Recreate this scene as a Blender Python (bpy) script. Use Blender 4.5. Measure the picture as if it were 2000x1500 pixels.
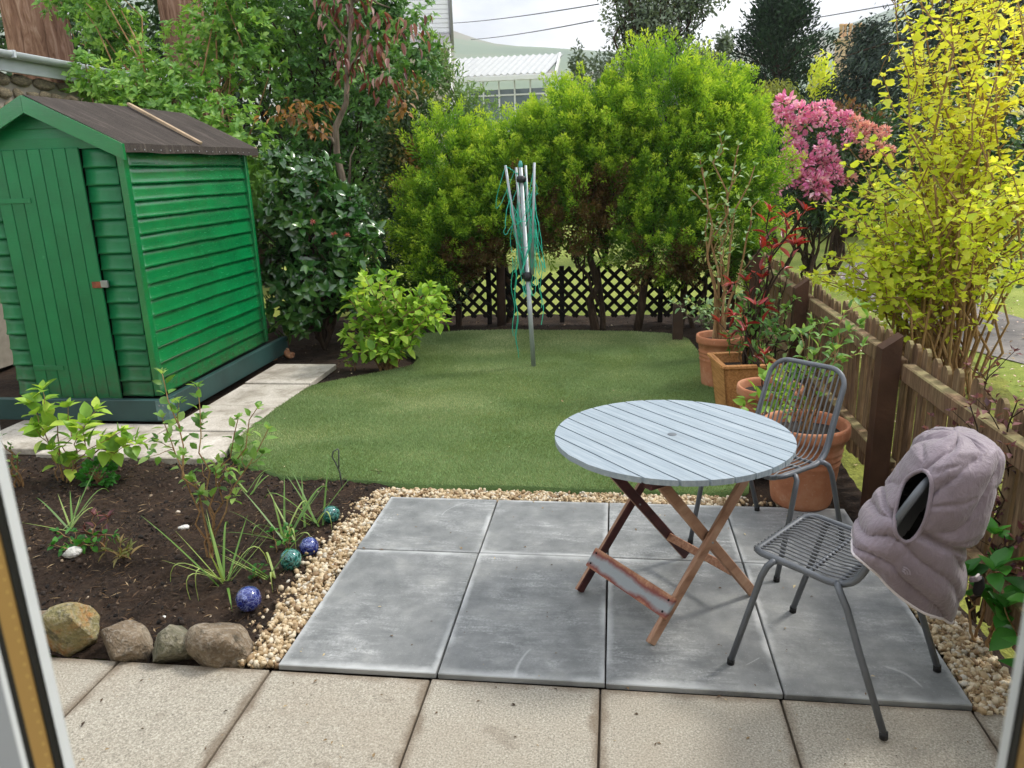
import bpy, bmesh, math, random
import numpy as np
from mathutils import Vector, Matrix

for o in list(bpy.data.objects): bpy.data.objects.remove(o)
random.seed(11)
rng = np.random.default_rng(11)
scene = bpy.context.scene
C = scene.collection
R = math.radians

# ------------------------------------------------------------------ camera
F_PX, YAW, PITCH, ROLL = 1498.0, 0.138113, 0.276187, -0.031226
CAM = np.array([1.2335, -2.3095, 1.7495])
_f = np.array([-math.sin(YAW)*math.cos(PITCH), math.cos(YAW)*math.cos(PITCH), -math.sin(PITCH)])
_r0 = np.array([math.cos(YAW), math.sin(YAW), 0.0]); _u0 = np.cross(_r0, _f)
CR = math.cos(ROLL)*_r0 + math.sin(ROLL)*_u0
CU = -math.sin(ROLL)*_r0 + math.cos(ROLL)*_u0
CF = _f
cd = bpy.data.cameras.new('camera')
cd.sensor_fit = 'HORIZONTAL'; cd.sensor_width = 36.0; cd.lens = F_PX/2000*36
cd.clip_start = 0.02; cd.clip_end = 12000
cd.dof.use_dof = True; cd.dof.focus_distance = 4.2; cd.dof.aperture_fstop = 10.0
cam = bpy.data.objects.new('camera', cd); C.objects.link(cam)
cam.matrix_world = Matrix(((CR[0], CU[0], -CF[0], CAM[0]), (CR[1], CU[1], -CF[1], CAM[1]), (CR[2], CU[2], -CF[2], CAM[2]), (0, 0, 0, 1)))
scene.camera = cam

# ------------------------------------------------------------------ sky, sun, exposure
SUN_EL, SUN_AZ = R(52), R(62)          # azimuth clockwise from +Y (garden's far end) towards +X
w = bpy.data.worlds.new('World'); scene.world = w; w.use_nodes = True
nt = w.node_tree; nt.nodes.clear()
sky = nt.nodes.new('ShaderNodeTexSky'); sky.sky_type = 'NISHITA'; sky.sun_disc = False
sky.sun_elevation = SUN_EL; sky.sun_rotation = SUN_AZ; sky.air_density = 1.3; sky.dust_density = 2.5
tc = nt.nodes.new('ShaderNodeTexCoord')
mp = nt.nodes.new('ShaderNodeMapping'); mp.inputs['Scale'].default_value = (1.0, 1.0, 2.6)
nz = nt.nodes.new('ShaderNodeTexNoise'); nz.inputs['Scale'].default_value = 4.5; nz.inputs['Detail'].default_value = 7; nz.inputs['Roughness'].default_value = 0.55
rp = nt.nodes.new('ShaderNodeValToRGB')
rp.color_ramp.elements[0].position = 0.36; rp.color_ramp.elements[0].color = (3.0, 3.3, 3.9, 1)
rp.color_ramp.elements[1].position = 0.64; rp.color_ramp.elements[1].color = (9.8, 9.9, 10.0, 1)
mx = nt.nodes.new('ShaderNodeMix'); mx.data_type = 'RGBA'; mx.inputs[0].default_value = 0.88
bg = nt.nodes.new('ShaderNodeBackground'); bg.inputs['Strength'].default_value = 0.115
wo = nt.nodes.new('ShaderNodeOutputWorld')
L = nt.links.new
L(tc.outputs['Generated'], mp.inputs[0]); L(mp.outputs[0], nz.inputs['Vector']); L(nz.outputs[0], rp.inputs[0])
L(sky.outputs[0], mx.inputs[6]); L(rp.outputs[0], mx.inputs[7]); L(mx.outputs[2], bg.inputs[0]); L(bg.outputs[0], wo.inputs[0])
sd = bpy.data.lights.new('sun', 'SUN'); sd.energy = 1.5; sd.angle = R(10); sd.color = (1.0, 0.955, 0.88)
sun = bpy.data.objects.new('sun', sd); C.objects.link(sun)
sv = Vector((math.sin(SUN_AZ)*math.cos(SUN_EL), math.cos(SUN_AZ)*math.cos(SUN_EL), math.sin(SUN_EL)))
sun.rotation_euler = sv.to_track_quat('Z', 'Y').to_euler()
scene.view_settings.view_transform = 'Standard'; scene.view_settings.look = 'None'
scene.view_settings.gamma = 1.0; scene.view_settings.use_curve_mapping = False
scene.view_settings.exposure = 1.25

# ------------------------------------------------------------------ helpers: objects
def link(o, parent=None):
    C.objects.link(o)
    if parent is not None: o.parent = parent
    return o
def tag(o, label, cat, group=None):
    o['label'] = label; o['category'] = cat
    if group: o['group'] = group
    return o
def thing(name, label, cat, loc=(0, 0, 0), rz=0.0, group=None):
    o = bpy.data.objects.new(name, None); o.empty_display_size = 0.1
    C.objects.link(o); o.location = loc; o.rotation_euler = (0, 0, rz)
    return tag(o, label, cat, group)
def struct(o): o['kind'] = 'structure'; return o
def stuff(o): o['kind'] = 'stuff'; return o
def dup(root, loc, rz, label, group=None):
    def cp(o, par):
        c = o.copy(); C.objects.link(c); c.parent = par
        for ch in o.children: cp(ch, c)
        return c
    r = cp(root, None); r.location = loc; r.rotation_euler = (0, 0, rz); r['label'] = label
    if group: r['group'] = group
    return r

class MB:
    """collects faces; coordinates are world coordinates unless build(local=True)"""
    def __init__(s): s.v = []; s.f = []; s.sm = []
    def add(s, vs, fs, smooth=False):
        b = len(s.v); s.v += [tuple(map(float, p)) for p in vs]
        s.f += [tuple(b+i for i in q) for q in fs]; s.sm += [smooth]*len(fs); return s
    def box(s, c, d, bev=0.0, M=None):
        hx, hy, hz = d[0]/2, d[1]/2, d[2]/2; vs = []; fs = []
        if bev <= 0:
            for x in (-hx, hx):
                for y in (-hy, hy):
                    for z in (-hz, hz): vs.append((x, y, z))
            fs = [(0, 1, 3, 2), (4, 6, 7, 5), (0, 4, 5, 1), (2, 3, 7, 6), (0, 2, 6, 4), (1, 5, 7, 3)]
        else:
            b = min(bev, hx*.9, hy*.9, hz*.9); idx = {}
            for sx in (-1, 1):
                for sy in (-1, 1):
                    for sz in (-1, 1):
                        for a in range(3):
                            p = [sx*(hx-b), sy*(hy-b), sz*(hz-b)]; p[a] += (sx, sy, sz)[a]*b
                            idx[(sx, sy, sz, a)] = len(vs); vs.append(p)
            for a in range(3):
                o = [i for i in range(3) if i != a]
                for sg in (-1, 1):
                    q = []
                    for (p1, p2) in ((-1, -1), (1, -1), (1, 1), (-1, 1)):
                        k = [0, 0, 0]; k[a] = sg; k[o[0]] = p1; k[o[1]] = p2; q.append(idx[(*k, a)])
                    fs.append(tuple(q))
                for p1 in (-1, 1):
                    for p2 in (-1, 1):
                        k0 = [0, 0, 0]; k1 = [0, 0, 0]; k0[a] = -1; k1[a] = 1
                        k0[o[0]] = k1[o[0]] = p1; k0[o[1]] = k1[o[1]] = p2
                        fs.append((idx[(*k0, o[0])], idx[(*k1, o[0])], idx[(*k1, o[1])], idx[(*k0, o[1])]))
            for sx in (-1, 1):
                for sy in (-1, 1):
                    for sz in (-1, 1): fs.append(tuple(idx[(sx, sy, sz, a)] for a in range(3)))
        if M is not None: vs = [M @ Vector(p) for p in vs]
        return s.add([(p[0]+c[0], p[1]+c[1], p[2]+c[2]) for p in vs], fs)
    def bar(s, a, b, w, t, up=(0, 0, 1), bev=0.0):
        """box from a to b, w wide (across up and axis), t thick (towards up)"""
        a = Vector(a); b = Vector(b); y = (b-a); l = y.length; y.normalize()
        x = y.cross(Vector(up)).normalized(); z = x.cross(y)
        M = Matrix((x, y, z)).transposed()
        return s.box((a+b)/2, (w, l, t), bev, M)
    def tube(s, pts, rad, sides=8, caps=True, smooth=True):
        pts = [Vector(p) for p in pts]; n = len(pts)
        if not hasattr(rad, '__len__'): rad = [rad]*n
        tang = [(pts[min(i+1, n-1)]-pts[max(i-1, 0)]).normalized() for i in range(n)]
        ref = Vector((0, 0, 1)) if abs(tang[0].z) < .9 else Vector((1, 0, 0))
        x = tang[0].cross(ref).normalized(); vs = []
        for i in range(n):
            t = tang[i]; x = (x - t*x.dot(t))
            x = x.normalized() if x.length > 1e-6 else t.orthogonal().normalized()
            y = t.cross(x)
            for k in range(sides):
                a = 2*math.pi*k/sides; vs.append(pts[i] + (x*math.cos(a)+y*math.sin(a))*rad[i])
        fs = [(i*sides+k, i*sides+(k+1) % sides, (i+1)*sides+(k+1) % sides, (i+1)*sides+k) for i in range(n-1) for k in range(sides)]
        if caps: fs += [tuple(range(sides))[::-1], tuple((n-1)*sides+k for k in range(sides))]
        return s.add(vs, fs, smooth)
    def lathe(s, prof, c=(0, 0, 0), seg=28, smooth=True):
        n = len(prof); vs = []
        for (r, z) in prof:
            for k in range(seg):
                a = 2*math.pi*k/seg; vs.append((c[0]+r*math.cos(a), c[1]+r*math.sin(a), c[2]+z))
        fs = [(i*seg+k, i*seg+(k+1) % seg, (i+1)*seg+(k+1) % seg, (i+1)*seg+k) for i in range(n-1) for k in range(seg)]
        return s.add(vs, fs, smooth)
    def prism(s, poly, axis, a0, a1):
        """polygon in the two other axes (cyclic order), swept along axis 0/1/2 from a0 to a1"""
        n = len(poly); vs = []
        for a in (a0, a1):
            for (p, q) in poly:
                k = [p, q]; k.insert(axis, a); vs.append(k)
        fs = [tuple(range(n))[::-1], tuple(range(n, 2*n))] + [(i, (i+1) % n, n+(i+1) % n, n+i) for i in range(n)]
        return s.add(vs, fs)
    def build(s, name, m, parent=None, local=False, at=None, sharp=None):
        off = Vector((0, 0, 0))
        if at is not None: off = Vector(at)
        elif parent is not None and not local:
            o = parent
            while o is not None: off = off + o.location; o = o.parent
        me = bpy.data.meshes.new(name)
        me.from_pydata([(p[0]-off.x, p[1]-off.y, p[2]-off.z) for p in s.v], [], s.f)
        bm = bmesh.new(); bm.from_mesh(me); bmesh.ops.recalc_face_normals(bm, faces=bm.faces); bm.to_mesh(me); bm.free()
        me.polygons.foreach_set('use_smooth', s.sm)
        if m is not None: me.materials.append(m)
        ob = bpy.data.objects.new(name, me)
        if at is not None: ob.location = at
        return link(ob, parent)

def np_mesh(name, V, F, m, t=None, smooth=False):
    """V (n,3), F (m,3) or (m,4), t per-vertex tint"""
    me = bpy.data.meshes.new(name); V = np.asarray(V, np.float32); F = np.asarray(F, np.int32); k = F.shape[1]
    me.vertices.add(len(V)); me.vertices.foreach_set('co', V.ravel())
    me.loops.add(F.size); me.loops.foreach_set('vertex_index', F.ravel())
    me.polygons.add(len(F)); me.polygons.foreach_set('loop_start', np.arange(0, F.size, k, dtype=np.int32))
    me.polygons.foreach_set('loop_total', np.full(len(F), k, np.int32))
    if smooth: me.polygons.foreach_set('use_smooth', np.ones(len(F), bool))
    if t is not None:
        a = me.attributes.new('t', 'FLOAT', 'POINT'); a.data.foreach_set('value', np.asarray(t, np.float32))
    me.update(calc_edges=True); me.validate()
    if m is not None: me.materials.append(m)
    return me
def obj(name, me, parent=None, loc=(0, 0, 0)):
    o = bpy.data.objects.new(name, me); o.location = loc; return link(o, parent)

# ------------------------------------------------------------------ helpers: numbers
def unit(a): a = np.asarray(a, float); return a/np.maximum(np.linalg.norm(a, axis=-1, keepdims=True), 1e-9)
def _hash(ix, iy, iz, seed):
    h = (ix*374761393 + iy*668265263 + iz*2147483647 + seed*974711) & 0xffffffff
    h = ((h ^ (h >> 13))*1274126177) & 0xffffffff
    return ((h ^ (h >> 16)) & 0xffff)/65535.0
def vnoise(P, seed=0):
    P = np.asarray(P, float); i = np.floor(P).astype(np.int64); f = P-i; f = f*f*(3-2*f); o = 0
    for dx in (0, 1):
        for dy in (0, 1):
            for dz in (0, 1):
                wgt = (f[..., 0] if dx else 1-f[..., 0])*(f[..., 1] if dy else 1-f[..., 1])*(f[..., 2] if dz else 1-f[..., 2])
                o = o + wgt*_hash(i[..., 0]+dx, i[..., 1]+dy, i[..., 2]+dz, seed)
    return o
def fbm(P, sc=1.0, oct=4, seed=0):
    P = np.asarray(P, float)*sc; a = .5; o = 0; tot = 0
    for k in range(oct): o = o + a*vnoise(P*(2**k), seed+k); tot += a; a *= .5
    return o/tot
def project(P):
    d = np.asarray(P)-CAM; z = d@CF
    return 1000+F_PX*(d@CR)/z, 750-F_PX*(d@CU)/z, z
def in_poly(x, y, poly):
    ins = np.zeros(x.shape, bool); n = len(poly)
    for i in range(n):
        x0, y0 = poly[i]; x1, y1 = poly[(i+1) % n]
        c = ((y0 > y) != (y1 > y)) & (x < (x1-x0)*(y-y0)/(y1-y0+1e-12)+x0); ins ^= c
    return ins
def rand_rot(n):
    q = unit(rng.normal(size=(n, 4))); a, b, c, d = q.T
    return np.stack([np.stack([1-2*(c*c+d*d), 2*(b*c-a*d), 2*(b*d+a*c)], -1), np.stack([2*(b*c+a*d), 1-2*(b*b+d*d), 2*(c*d-a*b)], -1), np.stack([2*(b*d-a*c), 2*(c*d+a*b), 1-2*(b*b+c*c)], -1)], 1)

# ------------------------------------------------------------------ helpers: materials
def lin(r, g, b):
    f = lambda c: c/12.92 if c <= .04045 else ((c+.055)/1.055)**2.4
    return (f(r/255), f(g/255), f(b/255), 1.0)
class NT:
    def __init__(s, name):
        s.m = bpy.data.materials.new(name); s.m.use_nodes = True; s.t = s.m.node_tree; s.t.nodes.clear()
    def put(s, sock, v):
        if isinstance(v, bpy.types.NodeSocket): s.t.links.new(v, sock)
        elif v is not None:
            if sock.type == 'RGBA' and len(v) == 3: v = (*v, 1)
            sock.default_value = v
    def n(s, typ, ins=None, **kw):
        nd = s.t.nodes.new('ShaderNode'+typ)
        for k, v in kw.items(): setattr(nd, k, v)
        for k, v in (ins or {}).items(): s.put(nd.inputs[k], v)
        return nd
    def pos(s): return s.n('NewGeometry').outputs['Position']
    def oc(s, rnd=True):
        o = s.n('TexCoord').outputs['Object']
        if not rnd: return o
        r = s.n('ObjectInfo').outputs['Random']
        return s.n('VectorMath', {0: o, 1: s.n('CombineXYZ', {0: s.math('MULTIPLY', r, 37.), 1: s.math('MULTIPLY', r, 91.), 2: s.math('MULTIPLY', r, 53.)}).outputs[0]}, operation='ADD').outputs[0]
    def sc(s, v, k):
        return s.n('VectorMath', {0: v, 1: k}, operation='MULTIPLY').outputs[0]
    def noise(s, v, scale, detail=4, rough=.55, dist=0.0):
        return s.n('TexNoise', {'Vector': v, 'Scale': scale, 'Detail': detail, 'Roughness': rough, 'Distortion': dist}).outputs[0]
    def vor(s, v, scale, feature='F1', out='Distance'):
        return s.n('TexVoronoi', {'Vector': v, 'Scale': scale}, feature=feature).outputs[out]
    def ramp(s, fac, stops, mode='LINEAR'):
        r = s.n('ValToRGB', {0: fac}); cr = r.color_ramp; cr.interpolation = mode
        while len(cr.elements) < len(stops): cr.elements.new(.5)
        for e, (p, c) in zip(cr.elements, stops):
            e.position = p; e.color = (c, c, c, 1) if not hasattr(c, '__len__') else ((*c, 1) if len(c) == 3 else c)
        return r.outputs[0]
    def mix(s, fac, a, b, mode='MIX'):
        m = s.n('Mix', data_type='RGBA', blend_type=mode); s.put(m.inputs[0], fac); s.put(m.inputs[6], a); s.put(m.inputs[7], b); return m.outputs[2]
    def math(s, op, a, b=None, clamp=False):
        m = s.n('Math', operation=op); m.use_clamp = clamp; s.put(m.inputs[0], a)
        if b is not None: s.put(m.inputs[1], b)
        return m.outputs[0]
    def sep(s, v, k): return s.n('SeparateXYZ', {0: v}).outputs[k]
    def bump(s, h, strength=.4, dist=.01): return s.n('Bump', {'Height': h, 'Strength': strength, 'Distance': dist}).outputs[0]
    def bsdf(s, col, rough=.6, normal=None, **ins):
        d = {'Base Color': col, 'Roughness': rough}
        if normal is not None: d['Normal'] = normal
        d.update(ins); return s.n('BsdfPrincipled', d).outputs[0]
    def out(s, sh): s.n('OutputMaterial', {'Surface': sh}); return s.m

def leafmat(name, stops, rough=.5, trans=.35, spec=.4, vein=True, sat=1.0):
    q = NT(name); t = q.n('Attribute', attribute_name='t').outputs['Fac']
    nz = q.noise(q.pos(), 60, 2); t2 = q.math('ADD', t, q.math('MULTIPLY', q.math('SUBTRACT', nz, .5), .18), True)
    col = q.ramp(t2, [(p, lin(*c)) for p, c in stops])
    bs = q.bsdf(col, rough, **{'Specular IOR Level': spec})
    tr = q.n('BsdfTranslucent', {'Color': q.mix(1.0, col, (1.25, 1.2, .7, 1), 'MULTIPLY')}).outputs[0]
    return q.out(q.n('MixShader', {0: trans, 1: bs, 2: tr}).outputs[0])
def plain(name, c, rough=.6, var=.15, nscale=8, bump=.15, metal=0.0, spec=.5):
    q = NT(name); v = q.oc(); n = q.noise(v, nscale, 5)
    c = lin(*c); a = [x*(1-var) for x in c[:3]]; b = [min(1, x*(1+var)) for x in c[:3]]
    col = q.ramp(n, [(.3, a), (.7, b)])
    return q.out(q.bsdf(col, rough, q.bump(q.noise(v, nscale*8, 4), bump, .004), Metallic=metal, **{'Specular IOR Level': spec}))

# ------------------------------------------------------------------ helpers: foliage
def leaf_tpl(w=.5, fold=.12, curl=.1, kind='mid', widest=.45):
    """leaf of length 1 along +Y, normal +Z"""
    if kind == 'lo':
        V = [(0, 0, 0), (w/2, widest, fold), (0, 1, -curl), (-w/2, widest, fold)]; F = [(0, 1, 2), (0, 2, 3)]
    elif kind == 'mid':
        a, b = widest*.75, widest+.28
        V = [(0, 0, 0), (0, a, .02), (0, b, -curl*.4), (0, 1, -curl), (w*.5, a, fold), (w*.36, b, fold*.7-curl*.4), (-w*.5, a, fold), (-w*.36, b, fold*.7-curl*.4)]
        F = [(0, 4, 1), (1, 4, 5), (1, 5, 2), (2, 5, 3), (0, 1, 6), (1, 7, 6), (1, 2, 7), (2, 3, 7)]
    elif kind == 'broad':
        ys = [0, .1, .3, .55, .8, 1.0]; ws = [0, .3, .5, .46, .24, 0]
        V = []; F = []
        for y, ww in zip(ys, ws):
            z = -curl*y*y; V += [(-ww*w, y, z+fold*ww*2), (0, y, z), (ww*w, y, z+fold*ww*2)]
        for i in range(5):
            a = i*3; b = a+3
            F += [(a, a+1, b+1), (a, b+1, b), (a+1, a+2, b+2), (a+1, b+2, b+1)]
    elif kind == 'maple':   # blunt three-lobed leaf
        V = [(0, 0, 0), (.42*w, .12, fold), (.62*w, .45, fold), (.36*w, .62, fold*.4), (.2*w, .95, -curl), (0, 1.0, -curl), (-.2*w, .95, -curl), (-.36*w, .62, fold*.4), (-.62*w, .45, fold), (-.42*w, .12, fold), (0, .5, 0)]
        F = [(10, i, i+1) for i in range(0, 9)] + [(10, 9, 0)]
    return np.array(V, float), np.array(F, int)
def frames(D, Nn):
    y = unit(D); x = unit(np.cross(y, Nn)); z = np.cross(x, y); return np.stack([x, y, z], -1)
def inst(P, M, S, tpl, t):
    V, F = tpl; n = len(P); k = len(V); S = np.asarray(S, float)
    if S.ndim == 1: S = S[:, None]
    W = np.einsum('nij,nkj->nki', M, V[None]*S[:, None, :] if S.shape[1] == 3 else V[None]*S[:, :, None]) + P[:, None, :]
    G = (F[None]+(np.arange(n)*k)[:, None, None]).reshape(-1, F.shape[1])
    return W.reshape(-1, 3), G, np.repeat(t, k)
def front_most(P, n, cell=9):
    """the leaves of one plant that face the lens unhidden by its own leaves, largest first"""
    x, y, z = project(P); key = (np.floor(x/cell)*100003+np.floor(y/cell)).astype(np.int64)
    o = np.argsort(z); _, first = np.unique(key[o], return_index=True); idx = o[first]
    ok = (x[idx] > -20) & (x[idx] < 2020) & (y[idx] > -20) & (y[idx] < 1520); return idx[ok]
def foliage(parent, P, D, Nn, S, t, tpl, m, name='leaf', n_ind=0, rest='foliage', cell=9, variants=6, loc=None):
    P = np.asarray(P, float); base = np.array(parent.matrix_basis.translation if loc is None else loc)
    M = frames(D, Nn); S = np.asarray(S, float); sel = np.zeros(len(P), bool)
    if n_ind:
        if len(P) <= n_ind: sel[:] = True
        else:
            idx = front_most(P, n_ind, cell); z = (P[idx]-CAM)@CF
            sel[idx[np.argsort(-(S[idx]/z))][:n_ind]] = True
        qs = (np.arange(variants)+.5)/variants; q = np.quantile(t[sel], qs)
        mes = [np_mesh(name, tpl[0], tpl[1], m, np.full(len(tpl[0]), v)) for v in q]
        for i in np.nonzero(sel)[0]:
            o = bpy.data.objects.new(name, mes[int(np.abs(q-t[i]).argmin())])
            mm = Matrix([[*(M[i][r]*S[i]), P[i][r]-base[r]] for r in range(3)]+[[0, 0, 0, 1]])
            C.objects.link(o); o.parent = parent; o.matrix_local = mm
    r = ~sel
    if r.any():
        V, F, T = inst(P[r]-base, M[r], S[r], tpl, t[r])
        o = obj(rest, np_mesh(rest, V, F, m, T), parent)
        if n_ind or r.sum() > 300: stuff(o)
def blobs(clumps, n, shell=.45, seed=0):
    """points in the outer shell of several ellipsoids; returns points, outward normals, clump index"""
    c = np.array([k[0] for k in clumps], float); r = np.array([k[1] if hasattr(k[1], '__len__') else (k[1],)*3 for k in clumps], float)
    wgt = (r.prod(1))**(2/3); ci = rng.choice(len(c), n, p=wgt/wgt.sum()); d = unit(rng.normal(size=(n, 3)))
    lump = .8+.4*fbm(d*1.0+ci[:, None]*7.3+seed, 2.2, 3, seed)
    rad = (1-shell*rng.random(n)**1.4)*lump
    return c[ci]+d*r[ci]*rad[:, None], unit(d/r[ci]), ci
def path(a, b, n=7, lift=.4, wob=.04, ctrl=None):
    a = np.array(a, float); b = np.array(b, float); h = np.linalg.norm(b-a)
    c = a+np.array([0, 0, h*lift])+(b-a)*.25 if ctrl is None else np.array(ctrl, float)
    t = np.linspace(0, 1, n)[:, None]; p = (1-t)**2*a+2*t*(1-t)*c+t*t*b
    p[1:-1] += rng.normal(size=(n-2, 3))*wob*h*.5
    return p
def taper(n, a, b): return list(np.linspace(a, b, n))
def along(p, s):
    """point and direction at fractions s of polyline p"""
    d = np.linalg.norm(np.diff(p, axis=0), axis=1); L_ = np.concatenate([[0], np.cumsum(d)])/d.sum(); s = np.asarray(s)
    q = np.stack([np.interp(s, L_, p[:, k]) for k in range(3)], -1); e = np.stack([np.interp(np.minimum(s+.03, 1.03), np.append(L_, 1.03), np.append(p[:, k], p[-1, k]+(p[-1, k]-p[-2, k])*.03/max(1-L_[-2], .01))) for k in range(3)], -1)
    return q, unit(e-q)
# ================================================================== setting: materials
def m_grey_slab():
    q = NT('grey_porcelain_slab'); o = q.n('TexCoord').outputs['Object']; v = q.oc()
    big = q.noise(v, 2.4, 6, .6, .8); st = q.noise(q.sc(v, (3, 14, 3)), 2.2, 6, .65, .5); fine = q.noise(v, 90, 6, .72)
    base = q.ramp(q.noise(v, 7, 5, .65), [(.25, lin(92, 95, 96)), (.55, lin(122, 124, 124)), (.8, lin(150, 151, 148))])
    bl = q.ramp(big, [(.42, 0.), (.62, 1.)]); bl = q.math('MULTIPLY', bl, q.ramp(st, [(.42, .05), (.68, 1.)]))
    bl = q.math('MULTIPLY', bl, q.ramp(fine, [(.36, .0), (.62, 1.)]))
    col = q.mix(q.math('MULTIPLY', bl, .60), base, lin(208, 210, 209))
    # lime bloom along the slab's rim
    g = q.n('TexCoord').outputs['Generated']
    ex = q.math('SUBTRACT', .5, q.math('ABSOLUTE', q.math('SUBTRACT', q.sep(g, 0), .5)))
    ey = q.math('SUBTRACT', .5, q.math('ABSOLUTE', q.math('SUBTRACT', q.sep(g, 1), .5)))
    e = q.math('ADD', q.math('MINIMUM', ex, ey), q.math('MULTIPLY', q.math('SUBTRACT', q.noise(v, 16, 4), .5), .05))
    rim = q.math('MULTIPLY', q.ramp(e, [(.012, 1.), (.045, 0.)]), q.ramp(q.noise(v, 3.2, 3), [(.38, .0), (.6, .75)]))
    col = q.mix(rim, col, lin(188, 190, 190))
    spk = q.ramp(q.noise(v, 190, 2), [(.66, 0.), (.74, .55)]); col = q.mix(spk, col, lin(176, 178, 178))
    # a few scratches where furniture has been dragged
    w = q.math('ABSOLUTE', q.math('SUBTRACT', q.noise(v, 1.7, 0), .5))
    scr = q.math('MULTIPLY', q.ramp(w, [(.001, .45), (.0025, 0.)]), q.ramp(q.noise(v, 4.2, 1), [(.58, 0.), (.62, 1.)]))
    col = q.mix(scr, col, lin(196, 198, 198))
    rough = q.ramp(big, [(.3, .42), (.7, .62)])
    return q.out(q.bsdf(col, rough, q.bump(q.math('ADD', fine, q.math('MULTIPLY', st, .6)), .16, .004)))
def m_beige_slab():
    q = NT('beige_textured_slab'); v = q.oc()
    sp = q.noise(v, 150, 4, .75); md = q.noise(v, 34, 4, .6); bg_ = q.noise(v, 2.6, 6, .6)
    col = q.ramp(sp, [(.30, lin(98, 93, 84)), (.46, lin(149, 143, 130)), (.58, lin(175, 169, 155)), (.72, lin(210, 205, 193))])
    col = q.mix(q.ramp(bg_, [(.42, 0.), (.62, .5)]), col, q.mix(.5, col, lin(150, 136, 118)))
    e0 = q.n('TexCoord').outputs['Generated']; ex = q.math('SUBTRACT', .5, q.math('ABSOLUTE', q.math('SUBTRACT', q.sep(e0, 0), .5))); ey = q.math('SUBTRACT', .5, q.math('ABSOLUTE', q.math('SUBTRACT', q.sep(e0, 1), .5)))
    e = q.math('ADD', q.math('MINIMUM', ex, ey), q.math('MULTIPLY', q.math('SUBTRACT', q.noise(v, 9, 4), .5), .13))
    col = q.mix(q.ramp(e, [(-.03, .7), (.05, 0.)]), col, lin(104, 88, 70))
    blot = q.ramp(q.noise(v, 5.5, 3, .5), [(.66, 0.), (.72, .28)]); col = q.mix(blot, col, lin(96, 84, 70))
    return q.out(q.bsdf(col, .85, q.bump(q.math('ADD', sp, q.math('MULTIPLY', md, .7)), .55, .006)))
def m_path_slab():
    q = NT('weathered_concrete_slab'); v = q.oc()
    a = q.noise(v, 3.2, 7, .62, .6); f = q.noise(v, 75, 4)
    col = q.ramp(a, [(.3, lin(122, 114, 102)), (.48, lin(178, 170, 158)), (.68, lin(206, 199, 189))])
    col = q.mix(q.ramp(f, [(.35, .4), (.6, 0.)]), col, lin(132, 122, 108))
    col = q.mix(q.ramp(q.noise(v, 11, 4), [(.58, 0.), (.68, .45)]), col, lin(116, 108, 90))
    return q.out(q.bsdf(col, .88, q.bump(f, .35, .005)))
def m_soil():
    q = NT('dark_garden_soil'); v = q.pos(); f = q.noise(v, 60, 6, .7); b = q.noise(v, 5, 5)
    col = q.ramp(f, [(.3, lin(24, 19, 16)), (.5, lin(44, 35, 29)), (.66, lin(72, 58, 47)), (.8, lin(112, 94, 76))])
    col = q.mix(q.ramp(b, [(.4, 0.), (.65, .5)]), col, lin(74, 58, 46))
    return q.out(q.bsdf(col, .95, q.bump(q.math('ADD', f, q.noise(v, 220, 3)), .8, .012), **{'Specular IOR Level': .2}))
def m_grass(name, stops, sc=1.0):
    q = NT(name); v = q.pos(); a = q.noise(v, .9*sc, 5, .6); f = q.noise(v, 45, 4, .7)
    t = q.math('ADD', q.math('MULTIPLY', a, .6), q.math('MULTIPLY', f, .4))
    col = q.ramp(t, [(p, lin(*c)) for p, c in stops])
    return q.out(q.bsdf(col, .9, q.bump(f, .6, .03), **{'Specular IOR Level': .15}))
M_SLAB, M_BEIGE, M_PATH, M_SOIL = m_grey_slab(), m_beige_slab(), m_path_slab(), m_soil()
M_FARGRASS = m_grass('mown_grass', [(.3, (88, 108, 44)), (.5, (134, 146, 70)), (.7, (172, 174, 96))])
M_TURFBASE = m_grass('turf_backing', [(.3, (82, 106, 62)), (.7, (112, 138, 84))])

# ================================================================== setting: ground
def grid(x0, x1, y0, y1, step, zf):
    nx = int(round((x1-x0)/step))+1; ny = int(round((y1-y0)/step))+1
    X, Y = np.meshgrid(np.linspace(x0, x1, nx), np.linspace(y0, y1, ny)); Z = zf(X, Y)
    V = np.stack([X, Y, Z], -1).reshape(-1, 3); i = np.arange(nx*ny).reshape(ny, nx)
    F = np.stack([i[:-1, :-1], i[:-1, 1:], i[1:, 1:], i[1:, :-1]], -1).reshape(-1, 4); return V, F
def far_z(X, Y):
    d = np.maximum(0, Y-30); return -.16-.02*fbm(np.stack([X, Y, 0*X], -1), .8, 3)+0*d
# one sheet to the horizon: ring of grid lines that widen with distance
gx = np.concatenate([-np.geomspace(4000, 6, 26), np.linspace(-5, 9, 57), np.geomspace(10, 4000, 26)])
gy = np.concatenate([[-400, -60, -20, -8], np.linspace(-4, 16, 81), np.geomspace(17, 6000, 34)])
GX, GY = np.meshgrid(gx, gy); GZ = far_z(GX, GY)
ii = np.arange(GX.size).reshape(GX.shape)
GF = np.stack([ii[:-1, :-1], ii[:-1, 1:], ii[1:, 1:], ii[1:, :-1]], -1).reshape(-1, 4)
struct(obj('ground', np_mesh('ground', np.stack([GX, GY, GZ], -1).reshape(-1, 3), GF, M_FARGRASS, smooth=True)))

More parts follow.
